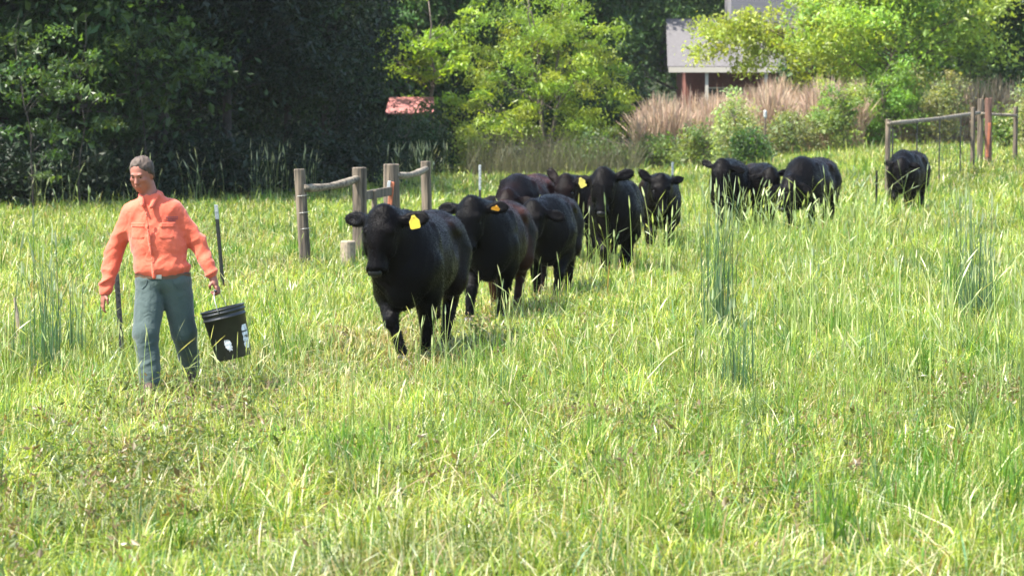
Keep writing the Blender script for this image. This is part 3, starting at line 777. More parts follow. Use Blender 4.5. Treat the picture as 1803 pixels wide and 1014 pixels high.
def bucket():
    M_PLA = simple('black_bucket_plastic', (0.012, 0.014, 0.016), 0.42, (0.022, 0.024, 0.026), 12, 0.001)
    M_LAB = simple('scuffed_white_label', (0.72, 0.74, 0.76), 0.6, (0.35, 0.37, 0.40), 45)
    root = thing('bucket', 'black plastic bucket with scuffed white labels hanging from the man\'s hand', 'bucket',
                 MAN + Vector((0.458, -0.052, 0.655)), 0)
    root.rotation_euler = (R(-3), R(-13), R(10))
    Ht = 0.385
    prof = [(0.0, -Ht), (0.128, -Ht), (0.135, -Ht + 0.012), (0.160, -0.075), (0.166, -0.075), (0.166, -0.062), (0.161, -0.060), (0.163, -0.035), (0.169, -0.035), (0.169, -0.022),
            (0.164, -0.020), (0.165, -0.006), (0.171, -0.004), (0.171, 0.003), (0.163, 0.003), (0.158, -0.01), (0.130, -Ht + 0.016), (0.0, -Ht + 0.014)]
    bm = bmesh.new(); n = 40
    rr = []
    for r_, z_ in prof:
        rr.append([bm.verts.new((r_ * math.cos(2 * math.pi * i / n), r_ * math.sin(2 * math.pi * i / n), z_)) for i in range(n)] if r_ > 0 else [bm.verts.new((0, 0, z_))])
    for a, b in zip(rr, rr[1:]):
        for i in range(n):
            j = (i + 1) % n
            if len(a) == 1: bm.faces.new((a[0], b[i], b[j]))
            elif len(b) == 1: bm.faces.new((a[i], a[j], b[0]))
            else: bm.faces.new((a[i], a[j], b[j], b[i]))
    bm_obj('shell', bm, M_PLA, root, smooth=True)
    # bail, gripped in the hand
    bm = bmesh.new()
    gl = Vector((-0.020, 0.0, 0.142))
    pts = []
    for i in range(15):
        t = math.pi * i / 14
        pts.append(Vector((0.168 * math.cos(t) * 0.25 + gl.x * math.sin(t), 0.170 * math.cos(t), -0.03 + (gl.z + 0.03) * math.sin(t) ** 0.8)))
    add_tube(bm, pts, 0.003, 6)
    h = bm_obj('handle', bm, M_WIRE, root, smooth=True)
    bm = bmesh.new(); add_tube(bm, [gl + Vector((0, -0.05, 0)), gl + Vector((0, 0.05, 0))], 0.011, 10); bm_obj('grip', bm, M_PLA, h, smooth=True)
    def rad(z): return 0.135 + (z + Ht - 0.012) / (Ht - 0.087) * 0.025
    def patch(a0, a1, z0, z1, ragged, seed):
        rnd = random.Random(seed); bm = bmesh.new(); nx, nz = 14, 16
        g = [[bm.verts.new(((rad(z) + 0.0015) * math.cos(R(a)), (rad(z) + 0.0015) * math.sin(R(a)), z)) for a in [a0 + (a1 - a0) * i / nx for i in range(nx + 1)]] for z in [z0 + (z1 - z0) * j / nz for j in range(nz + 1)]]
        for j in range(nz):
            for i in range(nx):
                u, v = (i + 0.5) / nx - 0.5, (j + 0.5) / nz - 0.5
                d = (abs(u) * 2) ** 4 + (abs(v) * 2) ** 4 if not ragged else (u * 2 + 0.5 * v) ** 2 + (v * 2) ** 2
                if d < 1 - rnd.random() * ragged and not (not ragged and j in (4, 7, 8, 11) and rnd.random() < 0.75):
                    bm.faces.new((g[j][i], g[j][i + 1], g[j + 1][i + 1], g[j + 1][i]))
        for v in [v for v in bm.verts if not v.link_faces]: bm.verts.remove(v)
        bm_obj('label', bm, M_LAB, root)
    patch(-112, -88, -0.325, -0.225, 0.55, 3)
    patch(-50, -22, -0.33, -0.15, 0.0, 5)
bucket()

# ------------------------------------------------------------------ fences, posts, stump
def post(name, px, s, top, rad, mat, parent, lean=(0, 0), base=-0.25, n=12, square=False, origin=Vector((0, 0, 0))):
    b = at(px, s)
    z1 = zpx(top, s)
    bm = bmesh.new()
    m = 6
    pts = [Vector((b.x + lean[0] * (i / m), b.y + lean[1] * (i / m), b.z + base + (z1 - b.z - base) * i / m)) - origin for i in range(m + 1)]
    pts.append(pts[-1] + Vector((0, 0, 0.012)))
    add_tube(bm, pts, [rad * (1.04 - 0.05 * i / m) for i in range(m + 1)] + [rad * 0.9], n, jitter=0.03)
    return bm_obj(name, bm, mat, parent, smooth=False), b, z1

def rail(name, p, q, rad, mat, parent, sag=0.0, bend=0.0, origin=Vector((0, 0, 0))):
    p, q = Vector(p) - origin, Vector(q) - origin
    bm = bmesh.new(); pts = []
    for i in range(9):
        t = i / 8; c = p.lerp(q, t); c.z += sag * (-4 * t * (1 - t)) + bend * t ** 3; pts.append(c)
    add_tube(bm, pts, [rad * (0.92 + 0.12 * math.sin(i * 1.3)) for i in range(9)], 10, jitter=0.04)
    return bm_obj(name, bm, mat, parent, smooth=True)

def left_fence():
    o = at(590, 125)
    root = thing('wooden_fence', 'weathered round-post gate brace with two curved top rails behind the nearest cow', 'fence', o)
    A, a, az = post('post', 539, 129, 299, 0.078, M_WOOD, root, lean=(-0.09, 0.03), origin=o)
    B, b, bz = post('post', 634, 124, 296, 0.105, M_WOOD, root, lean=(-0.01, 0), origin=o)
    C, c, cz = post('post', 691, 116, 290, 0.125, M_WOOD, root, lean=(-0.015, 0), origin=o)
    D, d, dz = post('post', 753, 108, 285, 0.085, M_WOOD, root, lean=(-0.03, 0), origin=o)
    rail('rail', (a.x - 0.03, a.y - 0.03, 1.09), (b.x - 0.02, b.y - 0.05, 1.16), 0.058, M_WOOD2, root, 0.03, 0.03, origin=o)
    rail('rail', (c.x + 0.06, c.y - 0.06, 1.16), (d.x - 0.02, d.y - 0.06, 1.17), 0.055, M_WOOD2, root, 0.03, 0.03, origin=o)
    bm = bmesh.new(); m1 = (b + c) / 2 - o
    ang = math.atan2(c.y - b.y, c.x - b.x)
    add_box(bm, (m1.x, m1.y, 0.93), ((c - b).length - 0.02, 0.045, 0.13), Matrix.Rotation(ang, 3, 'Z'), 0.006)
    bm_obj('board', bm, M_WOOD, root)
    post('slim_post', 659, 121, 336, 0.04, M_WOOD, root, n=8, origin=o)
    bm = bmesh.new()
    for zz in (0.95, 0.72, 0.50):
        bm = bmesh.new()
        pts = []
        for i in range(13):
            t = 2 * math.pi * i / 12
            pts.append(Vector((a.x - 0.09 * zz / 1.6 + 0.086 * math.cos(t), a.y + 0.02 + 0.086 * math.sin(t), zz + 0.05 * i / 12)) - o)
        add_tube(bm, pts, 0.004, 5)
        bm_obj('wire_wrap', bm, M_WIRE, root)
    bm = bmesh.new()      # rusty stained bracket on the thick post
    rot = Matrix.Rotation(0.12, 3, 'Y')
    add_box(bm, (c.x - 0.02 - o.x, c.y - 0.130 - o.y, 0.84), (0.07, 0.03, 0.46), rot, 0.008)
    bm_obj('bracket', bm, M_RUST, root)
    bm = bmesh.new(); add_box(bm, (c.x - 0.045 - o.x, c.y - 0.150 - o.y, 1.03), (0.05, 0.02, 0.11), rot, 0.006)
    bm_obj('insulator', bm, M_TWHITE, root)
    # short cut post
    st = at(612, 129)
    bm = bmesh.new()
    add_tube(bm, [(0, 0, -0.2), (0, 0, 0.15), (0, 0, 0.355), (0, 0, 0.372)], [0.108, 0.106, 0.102, 0.09], 16, jitter=0.02)
    tag(bm_obj('cut_post', bm, M_PALECUT, None, st), 'short sawn-off pale round post standing beside the fence brace', 'stump')
left_fence()

def t_post(px, s, top, label, lean=(0.0, 0.0), white=0.35):
    b = at(px, s); z = zpx(top, s) - b.z
    root = thing('steel_post', label, 'fence post', b, random.uniform(-0.4, 0.4), 'steel line posts in the meadow')
    def bar(z0, z1, name, mat):
        bm = bmesh.new()
        for (cx, cy, dx, dy) in ((0, 0.0, 0.045, 0.006), (0, 0.017, 0.006, 0.028)):
            r = bmesh.ops.create_cube(bm, size=1.0, matrix=Matrix.Translation((cx, cy, (z0 + z1) / 2)) @ Matrix.Diagonal((dx, dy, z1 - z0, 1)))
        zz = z0 + 0.04
        while zz < z1 - 0.02:
            bmesh.ops.create_cube(bm, size=1.0, matrix=Matrix.Translation((0, -0.006, zz)) @ Matrix.Diagonal((0.018, 0.008, 0.012, 1))); zz += 0.055
        for v in bm.verts: v.co.x += lean[0] * v.co.z; v.co.y += lean[1] * v.co.z
        bm_obj(name, bm, mat, root)
    bar(-0.25, z - white, 'shaft', M_TPOST); bar(z - white, z, 'painted_tip' if white > 0.12 else 'bare_tip', M_TWHITE if white > 0.12 else M_TPOST)

t_post(212, 203, 482, 'dark studded steel post beside the man\'s free hand', (-0.06, 0), 0.04)
t_post(392, 150, 360, 'slim dark steel post with white tip behind the bucket', (-0.075, 0), 0.17)
t_post(845, 98, 290, 'steel post with long white tip above the second cow', (0, 0), 0.45)
t_post(1184, 92, 285, 'small pale-tipped steel post behind the cow right of the tall tagged one', (0, 0), 0.25)
t_post(1543, 84, 300, 'thin dark steel post left of the farthest cow', (0, 0), 0.1)

def right_fence():
    o = at(1700, 66)
    root = thing('rail_fence', 'wooden gate posts and long thin rail with hanging wire behind the farthest cow', 'fence', o)
    P1, a, z1 = post('post', 1562, 78, 211, 0.06, M_WOOD, root, n=8, origin=o)
    P2, b, z2 = post('post', 1711, 68, 190, 0.060, M_WOOD, root, n=8, origin=o)
    P3, c, z3 = post('post', 1724, 65, 175, 0.085, M_WOOD, root, n=10, origin=o)
    P4, d, z4 = post('post', 1739, 66, 174, 0.095, M_REDWOOD, root, n=10, lean=(-0.02, 0), origin=o)
    P5, e, z5 = post('post', 1786, 64, 189, 0.065, M_WOOD, root, n=8, origin=o)
    rail('rail', (a.x, a.y - 0.08, zpx(218, 78)), (c.x - 0.05, c.y - 0.12, zpx(199, 66)), 0.055, M_WOOD2, root, 0.02, origin=o)
    rail('rail', (c.x, c.y - 0.10, zpx(201, 65.5)), (e.x, e.y - 0.08, zpx(204, 64)), 0.05, M_WOOD2, root, 0, origin=o)
    bm = bmesh.new()
    for i, t in enumerate(np.linspace(0.05, 0.97, 22)):
        p = a.lerp(b, float(t)); zt = zpx(218, 78) + (zpx(203, 67) - zpx(218, 78)) * t
        add_tube(bm, [Vector((p.x, p.y, zt)) - o, Vector((p.x, p.y, float(H(p.x, p.y)) + 0.1)) - o], 0.003 if i % 6 else 0.018, 5)
    for k in range(7):
        pts = []
        for t in np.linspace(0.0, 1.0, 9):
            p = a.lerp(b, float(t)); hz = float(H(p.x, p.y)); zt = zpx(218, 78) + (zpx(203, 67) - zpx(218, 78)) * t
            pts.append(Vector((p.x, p.y, hz + 0.15 + (zt - hz - 0.2) * k / 6.0)) - o)
        add_tube(bm, pts, 0.004, 4)
    bm_obj('wire_netting', bm, M_TPOST, root)
    bm = bmesh.new(); add_box(bm, (d.x - 0.03 - o.x, d.y - 0.12 - o.y, 1.35 - o.z), (0.07, 0.02, 0.9), Matrix.Rotation(0.05, 3, 'Y'), 0.006)
    bm_obj('bracket', bm, M_RUST, root)
right_fence()

# pale broken stake at the far left
bm = bmesh.new(); add_tube(bm, [(0, 0, -0.05), (0.01, 0, 0.2), (-0.03, 0.01, 0.47)], [0.028, 0.022, 0.01], 7, jitter=0.15)
tag(bm_obj('wooden_stake', bm, M_PALECUT, None, at(28, 196)), 'pale splintered stake poking up at the meadow\'s edge', 'stake')

# ------------------------------------------------------------------ house and shed
def house():
    M_ROOF = simple('grey_shingles', (0.120, 0.112, 0.113), 0.9, (0.08, 0.075, 0.077), 6, 0.02, stretch=(1, 4, 4))
    M_BRICK = simple('red_brick', (0.20, 0.065, 0.045), 0.9, (0.13, 0.05, 0.04), 12, 0.01)
    M_TRIM = simple('cream_trim', (0.55, 0.50, 0.42), 0.6)
    M_SIDE = simple('grey_siding', (0.17, 0.163, 0.175), 0.8, (0.13, 0.125, 0.135), 3, stretch=(0.2, 1, 10))
    M_WIN = simple('window_glass', (0.03, 0.035, 0.04), 0.08)
    M_DOOR = simple('tan_door', (0.34, 0.25, 0.18), 0.6)
    s = 38.0; b = at(1178, s); bz = b.z
    root = thing('house', 'brick house with grey roof and cream porch posts behind the right-hand trees', 'house', b)
    ez = zpx(118, s) - bz; rz = zpx(33, s + -1) - bz
    W = 7.2
    def quadbox(name, mat, pts, th):
        bm = bmesh.new(); v = [bm.verts.new(p) for p in pts]; v2 = [bm.verts.new(Vector(p) - Vector((0, 0, th))) for p in pts]
        bm.faces.new(v); bm.faces.new(v2[::-1])
        for i in range(4):
            j = (i + 1) % 4; bm.faces.new((v[i], v2[i], v2[j], v[j]))
        return bm_obj(name, bm, mat, root)
    quadbox('roof', M_ROOF, [(-0.1, 0, ez), (W, 0, ez), (W, 4.2, rz), (0.1, 4.2, rz)], 0.12)
    quadbox('roof', M_ROOF, [(0.1, 4.206, rz), (W, 4.206, rz), (W, 8.4, ez), (-0.1, 8.4, ez)], 0.12)
    bm = bmesh.new(); add_box(bm, (W / 2, -0.03, ez - 0.16), (W + 0.1, 0.08, 0.24)); bm_obj('fascia', bm, M_TRIM, root)
    bm = bmesh.new(); add_box(bm, (W / 2 + 0.3, 5.1, ez / 2 - 0.2), (W - 1.2, 6.0, ez - 0.1))
    add_box(bm, (W / 2 + 0.3, 4.2, ez + 0.4), (W - 1.25, 2.6, 1.4))
    bm_obj('wall', bm, M_BRICK, root)
    for x in (1.72, 4.46, 7.05):
        bm = bmesh.new(); add_box(bm, (x, 0.12, (ez - 0.28) / 2 - 0.2), (0.14, 0.14, ez + 0.12 - 0.0)); bm_obj('porch_post', bm, M_TRIM, root)
    bm = bmesh.new(); add_box(bm, (3.9, 2.08, 1.1), (0.95, 0.06, 2.1)); d = bm_obj('door', bm, M_DOOR, root)
    bm = bmesh.new(); add_box(bm, (4.25, 2.03, 1.0), (0.06, 0.05, 0.06)); bm_obj('handle', bm, M_WIRE, d)
    for x in (2.4, 6.2):
        bm = bmesh.new(); add_box(bm, (x, 2.09, 1.6), (1.0, 0.06, 1.1)); w = bm_obj('window', bm, M_TRIM, root)
        bm = bmesh.new(); add_box(bm, (x, 2.05, 1.6), (0.86, 0.03, 0.96)); bm_obj('pane', bm, M_WIN, w)
    bm = bmesh.new(); add_box(bm, (3.03 + 1.9, 3.9, rz + 0.35), (3.8, 3.2, 4.5)); up = bm_obj('upper_storey', bm, M_SIDE, root)
    bm = bmesh.new(); v = [bm.verts.new(p) for p in ((2.8, 2.1, rz + 2.61), (7.06, 2.1, rz + 2.61), (4.93, 2.1, rz + 4.2), (2.8, 5.7, rz + 2.61), (7.06, 5.7, rz + 2.61), (4.93, 5.7, rz + 4.2))]
    for fc in ((0, 1, 2), (3, 5, 4), (0, 2, 5, 3), (1, 4, 5, 2), (0, 3, 4, 1)): bm.faces.new([v[i] for i in fc])
    bm_obj('upper_roof', bm, M_ROOF, root)
house()

def shed():
    M_R = simple('faded_red_roof', (0.42, 0.15, 0.13), 0.7, (0.24, 0.10, 0.09), 4, 0.01, stretch=(6, 1, 1))
    M_W = simple('dark_boards', (0.05, 0.045, 0.04), 0.9, (0.08, 0.07, 0.06), 6)
    s = 50.0; b = at(722, s)
    root = thing('shed', 'small dark shed with faded pinkish red roof in the shade of the wood', 'shed', b)
    zt = zpx(176, s) - b.z; ze = zpx(199, s) - b.z
    bm = bmesh.new()
    pr = [(-0.85, 0, ze), (0.85, 0, ze), (0.8, 1.5, zt + 0.1), (-0.8, 1.5, zt + 0.1)]
    v = [bm.verts.new(p) for p in pr]; v2 = [bm.verts.new(Vector(p) - Vector((0, 0, 0.05))) for p in pr]
    bm.faces.new(v); bm.faces.new(v2[::-1])
    for i in range(4): bm.faces.new((v[i], v2[i], v2[(i + 1) % 4], v[(i + 1) % 4]))
    bm_obj('roof', bm, M_R, root)
    bm = bmesh.new(); add_box(bm, (0, 0.85, ze / 2 - 0.1), (1.4, 1.2, ze + 0.1)); bm_obj('wall', bm, M_W, root)
    bm = bmesh.new(); add_box(bm, (0.1, 0.23, 0.8), (0.6, 0.04, 1.5)); bm_obj('door', bm, M_BARK, root)
shed()

# ------------------------------------------------------------------ trees and shrubs
def leaf_mesh(name, cen, size, cols, mat, droop=0.0, rng=RNG, aspect=0.5, upb=0.35):
    n = len(cen)
    d = rng.normal(size=(n, 3)); d[:, 2] -= droop; d /= np.linalg.norm(d, axis=1)[:, None]
    nn = rng.normal(size=(n, 3)); nn[:, 2] += upb * 3
    nn -= d * (nn * d).sum(1)[:, None]; nn /= np.linalg.norm(nn, axis=1)[:, None]
    w = np.cross(d, nn)
    L = (size * np.clip(np.exp(rng.normal(size=n) * 0.38 - 0.05), 0.35, 2.2))[:, None]
    W = L * aspect * rng.uniform(0.7, 1.2, n)[:, None]
    V = np.stack([cen - d * L * 0.5, cen + w * W * 0.5 - nn * L * 0.08 - d * L * 0.05, cen + d * L * 0.5, cen - w * W * 0.5 - nn * L * 0.08 - d * L * 0.05], 1).reshape(-1, 3)
    Q = np.arange(n * 4).reshape(n, 4)
    return mesh_np(name, V, Q, False, mat, np.repeat(cols, 4, axis=0))

def crown_points(rng, n, ncl, ctr, rad, zlo, shape, clr, flat=0.6, shell=0.5, cont=None):
    """leaf centres gathered in clumps spread through an uneven crown; returns leaf centres, clump centres, clump index"""
    C = []
    while len(C) < ncl:
        p = rng.normal(size=3); p /= np.linalg.norm(p); r = rng.random() ** (1 / 3.0) if rng.random() > shell else rng.uniform(0.78, 1.0)
        q = p * r
        lump = 0.8 + 0.35 * math.sin(q[0] * 5 + shape) * math.cos(q[2] * 6 - shape) + 0.15 * math.sin(q[1] * 9 + shape * 2)
        q = np.array(ctr) + q * np.array(rad) * lump
        if q[2] < zlo: continue
        if cont and rng.random() > cont(q): continue
        C.append(q)
    C = np.array(C)
    w = rng.uniform(0.5, 1.5, ncl); w /= w.sum()
    ci = rng.choice(ncl, n, p=w)
    cr = rng.uniform(0.6, 1.5, ncl) * clr
    o = rng.normal(size=(n, 3)) * cr[ci][:, None] * np.array([0.5, 0.5, 0.5 * flat])
    o[:, 2] -= 0.25 * (o[:, 0] ** 2 + o[:, 1] ** 2) / clr
    P = C[ci] + o
    P[:, 2] = np.maximum(P[:, 2], 0.05)
    return P, C, ci

def leaf_cols(rng, ci, ncl, base, var=0.25, yel=0.2):
    cc = np.array(base)[None] * rng.uniform(1 - var, 1 + var, (ncl, 1)); cc[:, 0] *= rng.uniform(1 - yel, 1 + yel, ncl)
    return np.clip(cc[ci] * rng.uniform(0.75, 1.3, (len(ci), 1)), 0, 1)

def trunk_mesh(name, h, r0, C, rng, mat, nl=14, bend=0.3, fork=0.35, multi=1):
    bm = bmesh.new()
    for st in range(multi):
        bx, by = (rng.uniform(-bend, bend) for _ in range(2))
        if multi > 1: bx *= 2.5; by *= 2.5
        base = Vector((0.15 * bx, 0.15 * by, -0.2))
        pts = [base]
        for i in range(1, 8):
            t = i / 7; pts.append(Vector((bx * t + 0.12 * rng.normal() * t, by * t + 0.12 * rng.normal() * t, h * t)))
        rad = [r0 * 1.25 / math.sqrt(multi)] + [r0 / math.sqrt(multi) * (1 - 0.85 * i / 7) for i in range(1, 8)]
        add_tube(bm, pts, rad, 8)
        sel = rng.choice(len(C), min(nl, len(C)), replace=False)
        for j in sel[st::multi]:
            c = Vector(C[j]); zt = min(max(c.z - 0.35 * math.hypot(c.x, c.y) - 0.3, h * 0.12), h * 0.92); t = zt / h
            k = min(int(t * 7), 6); p = pts[k].lerp(pts[k + 1], t * 7 - k)
            m = p.lerp(c, 0.5) + Vector((rng.normal() * 0.15, rng.normal() * 0.15, 0.12))
            rr = max(rad[k] * 0.42, 0.012)
            add_tube(bm, [p, m, c], [rr, rr * 0.6, rr * 0.2], 5, cap=False)
            for _ in range(2):
                e = c + Vector(rng.normal(size=3)) * 0.45
                add_tube(bm, [m, m.lerp(e, 0.5) + Vector((0, 0, 0.08)), e], [rr * 0.4, rr * 0.25, rr * 0.1], 4, cap=False)
    me = bpy.data.meshes.new(name); bm.to_mesh(me); bm.free(); me.materials.append(mat)
    for p in me.polygons: p.use_smooth = True
    return me

_seed = [100]
def make_tree_data(h, ctr, rad, zlo, n, ncl, clr, size, base, mat, r0=0.16, var=0.3, yel=0.2, droop=0.3, nl=16, multi=1, aspect=0.5, flat=0.6, shell=0.5, cont=None, upb=0.35, bark=None):
    _seed[0] += 1; rng = np.random.default_rng(_seed[0])
    P, C, ci = crown_points(rng, n, ncl, ctr, rad, zlo, _seed[0] * 1.7, clr, flat, shell, cont)
    me = leaf_mesh('crown', P, size, leaf_cols(rng, ci, ncl, base, var, yel), mat, droop, rng, aspect, upb)
    tm = trunk_mesh('trunk', h, r0, C, rng, bark or (M_DBARK if mat is M_DLEAF else M_BARK), nl, multi=multi)
    return me, tm

def place_tree(data, px, s, label, group=None, name='tree', cat='tree', rz=0.0, sc_=1.0, crown='crown', stem='trunk'):
    r = thing(name, label, cat, at(px, s), rz, group)
    r.scale = (sc_,) * 3
    link(crown, data[0], r); link(stem, data[1], r)
    return r

def woods():
    # --- dark wood on the left: three shapes of tree reused
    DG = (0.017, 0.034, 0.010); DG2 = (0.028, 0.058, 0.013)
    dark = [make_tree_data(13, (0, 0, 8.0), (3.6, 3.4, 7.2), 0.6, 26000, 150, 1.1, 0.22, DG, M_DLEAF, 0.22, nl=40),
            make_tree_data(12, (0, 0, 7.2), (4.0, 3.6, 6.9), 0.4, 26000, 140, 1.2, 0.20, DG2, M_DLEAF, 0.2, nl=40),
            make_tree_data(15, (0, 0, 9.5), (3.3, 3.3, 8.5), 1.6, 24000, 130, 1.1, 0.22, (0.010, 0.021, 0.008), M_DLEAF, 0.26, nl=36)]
    G = 'dark trees of the shaded wood'
    front = [(-120, 78, 0, 'outermost dark tree of the wood, beyond the meadow\'s left corner', 0.2), (10, 76, 1, 'dark tree with sunlit leaf tips at the meadow\'s left corner', 1.9),
             (150, 75, 1, 'dark tree with scattered bright leaves behind and left of the man\'s head', 4.0), (285, 72, 2, 'dark tree rising behind the man\'s head', 1.0),
             (400, 69, 2, 'deep-shaded tree right of the man\'s head, behind the pale seed stalks', 2.6), (505, 66, 0, 'almost black tree above the leftmost round fence post', 3.3),
             (575, 63, 2, 'last black tree of the wood before the sunlit gap and shed', 5.1)]
    low = lambda p: 1.0 if p < 250 else (0.8 if p < 380 else 0.55)
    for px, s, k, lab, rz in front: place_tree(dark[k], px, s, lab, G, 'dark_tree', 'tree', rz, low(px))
    back = [(-60, 66, 2, 0.4), (90, 64, 0, 1.4), (220, 62, 1, 2.2), (340, 60, 0, 3.4), (460, 57, 1, 4.4), (560, 55, 0, 5.0), (600, 53, 2, 0.9),
            (0, 56, 0, 3.0), (170, 54, 2, 1.0), (310, 52, 1, 0.1), (440, 50, 2, 2.0), (570, 47, 0, 4.1), (600, 46, 1, 2.9), (-150, 58, 1, 0.7)]
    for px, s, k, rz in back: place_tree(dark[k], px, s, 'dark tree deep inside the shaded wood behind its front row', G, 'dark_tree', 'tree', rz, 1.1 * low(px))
    lit = [make_tree_data(4.6, (0, 0, 2.9), (1.6, 1.2, 2.2), 0.7, 1500, 18, 0.45, 0.13, (0.042, 0.08, 0.020), M_LEAF, 0.022, nl=10, flat=0.35, shell=0.4, bark=M_DBARK),  # trees added for the wood's sunlit leaf patches, sunlight put into leaf colour
           make_tree_data(5.2, (0, 0, 3.6), (1.8, 1.2, 1.9), 1.2, 1000, 12, 0.42, 0.13, (0.065, 0.115, 0.025), M_LEAF, 0.022, nl=8, flat=0.3, shell=0.4, bark=M_DBARK)]
    for px, s, k, rz_, sz, lab in ((60, 85, 0, 0.4, 0.9, 'sunlit young tree with bright leaves at the wood\'s far left edge'), (140, 84, 1, 1.8, 0.8, 'thin young tree with bright leaf layers left of the man\'s head'),
                                (262, 78, 1, 3.3, 1.0, 'thin young tree with a bright spray high above the man\'s head')):
        place_tree(lit[k], px, s, lab, 'added trees standing for sunlit leaf patches on the dark wood', 'sun_patch_tree', 'tree', rz_, sz)
    # --- mid green trees behind the sunlit ones
    MG = (0.075, 0.15, 0.022)
    mid = [make_tree_data(12, (0, 0, 7.2), (3.6, 3.4, 6.6), 0.8, 20000, 110, 1.0, 0.24, MG, M_LEAF, 0.2, nl=36),
           make_tree_data(13, (0, 0, 8.0), (4.0, 3.8, 7.4), 0.8, 20000, 110, 1.1, 0.26, (0.045, 0.095, 0.018), M_DLEAF, 0.22, nl=36)]
    G2 = 'tall green trees behind the hedgerow'
    rows = [(700, 45, 1, 'green tree behind the red-roofed shed', 0.3), (800, 44, 1, 'shaded tree in the gap between the dark wood and the feathery tree', 1.2),
            (850, 41, 1, 'tall dark green tree directly behind the feathery tree', 2.4), (1000, 42, 1, 'tall green tree above the herd, behind the feathery tree', 3.1),
            (1085, 36, 1, 'deep green tree just left of the house roof', 4.6), (1200, 33.5, 1, 'tall tree rising behind the left end of the house roof', 5.3),
            (1290, 33, 0, 'tree rising behind the middle of the house', 0.9), (1400, 33, 1, 'tree behind the right end of the house', 2.0),
            (1500, 36, 0, 'tall tree behind the leafy bright tree', 3.7), (1610, 37, 1, 'dark green tree above and behind the tan weeds on the right', 4.4),
            (1700, 42, 1, 'tall dark tree above the red-brown gate posts', 5.5), (1800, 46, 1, 'dark tree at the meadow\'s right edge', 1.7), (1900, 46, 1, 'dark tree past the meadow\'s right edge', 0.5)]
    for px, s, k, lab, rz in rows: place_tree(mid[k], px, s, lab, G2, 'green_tree', 'tree', rz)
    for i, px in enumerate(range(640, 2000, 95)):
        place_tree((dark + mid)[i % 5], px + (i * 37) % 30, 31 - (i % 3), 'tree of the distant green belt on the rising ground', 'trees of the distant belt', 'distant_tree', 'tree', i * 1.3, 1.25)
    # --- feathery yellow-green tree in the centre
    def cone_keep(q): return 1.0 if math.hypot(q[0] + 0.5, q[1]) < 3.4 - 0.36 * max(q[2] - 2.2, 0) else 0.06
    t = make_tree_data(6.2, (0, 0, 3.3), (3.6, 2.8, 3.6), 0.3, 24000, 170, 0.50, 0.135, (0.215, 0.295, 0.036), M_LEAF, 0.14, nl=50, multi=3, droop=0.7, aspect=0.35, flat=0.45, shell=0.65, cont=cone_keep)
    place_tree(t, 965, 52, 'feathery yellow-green tree standing alone in the middle behind the herd', None, 'feathery_tree', 'tree')
    t = make_tree_data(6.0, (0, 0, 4.2), (1.9, 1.8, 2.6), 1.7, 4200, 34, 0.6, 0.17, (0.20, 0.31, 0.03), M_LEAF, 0.1, nl=20, flat=0.3, shell=0.6)
    place_tree(t, 762, 49, 'slender tree with layered sunlit branches above the red shed roof', None, 'slender_tree', 'tree')
    # --- large bright tree on the right with a bough over the roof
    t = make_tree_data(9.5, (0.2, 0, 6.0), (4.3, 3.4, 5.4), 0.9, 42000, 300, 0.8, 0.17, (0.25, 0.36, 0.06), M_LEAF, 0.18, nl=60, multi=2, droop=0.5, aspect=0.5, flat=0.55, shell=0.65)
    place_tree(t, 1570, 48, 'broad bright green tree right of the house', None, 'bright_tree', 'tree')
    rng = np.random.default_rng(77)
    tm_r = thing('overhanging_tree', 'thin-branched tree spreading sparse yellow-green sprays across the house roof', 'tree', at(1440, 46))
    bm = bmesh.new(); tips = []
    root = Vector((0, 0, -0.2)); hub = Vector((-0.3, 0, 2.6))
    add_tube(bm, [root, Vector((0.05, 0, 1.4)), hub, Vector((-0.3, 0.1, 5.5))], [0.11, 0.09, 0.07, 0.03], 7)
    for i in range(16):
        z1 = rng.uniform(2.7, 4.7); x1 = -rng.uniform(1.2, 4.9); y1 = rng.uniform(-1.2, 1.0)
        e = Vector((x1, y1, z1)); st = Vector((-0.3, 0, rng.uniform(2.4, 5.2))); m = st.lerp(e, 0.55) + Vector((0, 0, 0.35))
        add_tube(bm, [st, m, e], [0.03, 0.018, 0.006], 5, cap=False)
        tips += [e, m, m.lerp(e, 0.5), m.lerp(e, 0.8)]
        for _ in range(3):
            q = m.lerp(e, rng.uniform(0, 0.9)); e2 = q + Vector((rng.normal() * 0.45, rng.normal() * 0.4, rng.normal() * 0.35 - 0.15))
            add_tube(bm, [q, e2], [0.008, 0.003], 4, cap=False); tips.append(e2)
    for i in range(90):
        tips.append(Vector((rng.uniform(-1.0, 1.9), rng.uniform(-1.2, 1.2), rng.uniform(1.4, 6.0))))
    bm_obj('trunk', bm, M_PALEBARK, tm_r, smooth=True)
    T = np.array([list(x) for x in tips]); ci = rng.integers(0, len(T), 10500)
    P = T[ci] + rng.normal(size=(len(ci), 3)) * np.array([0.24, 0.24, 0.14])
    link('crown', leaf_mesh('crown', P, 0.15, leaf_cols(rng, ci, len(T), (0.32, 0.38, 0.06), 0.15, 0.1), M_LEAF, 0.5, rng), tm_r)
    # --- shrubs in front
    def shrub(px, s, h, r, n, base, label, size=0.10, mat=M_LEAF, ncl=50, clr=0.35, asp=0.5, zlo=0.1):
        base = tuple(c * (1.25 if mat is M_LEAF else 1.0) for c in base)
        d = make_tree_data(h * 0.8, (0, 0, h * 0.5), (r, r * 0.8, h * 0.55), zlo, n, ncl, clr, size, base, mat, 0.035, nl=24, multi=3, aspect=asp, flat=0.7, shell=0.4, bark=M_PALEBARK)
        place_tree(d, px, s, label, 'shrubs of the hedgerow', 'shrub', 'shrub', crown='foliage', stem='stems')
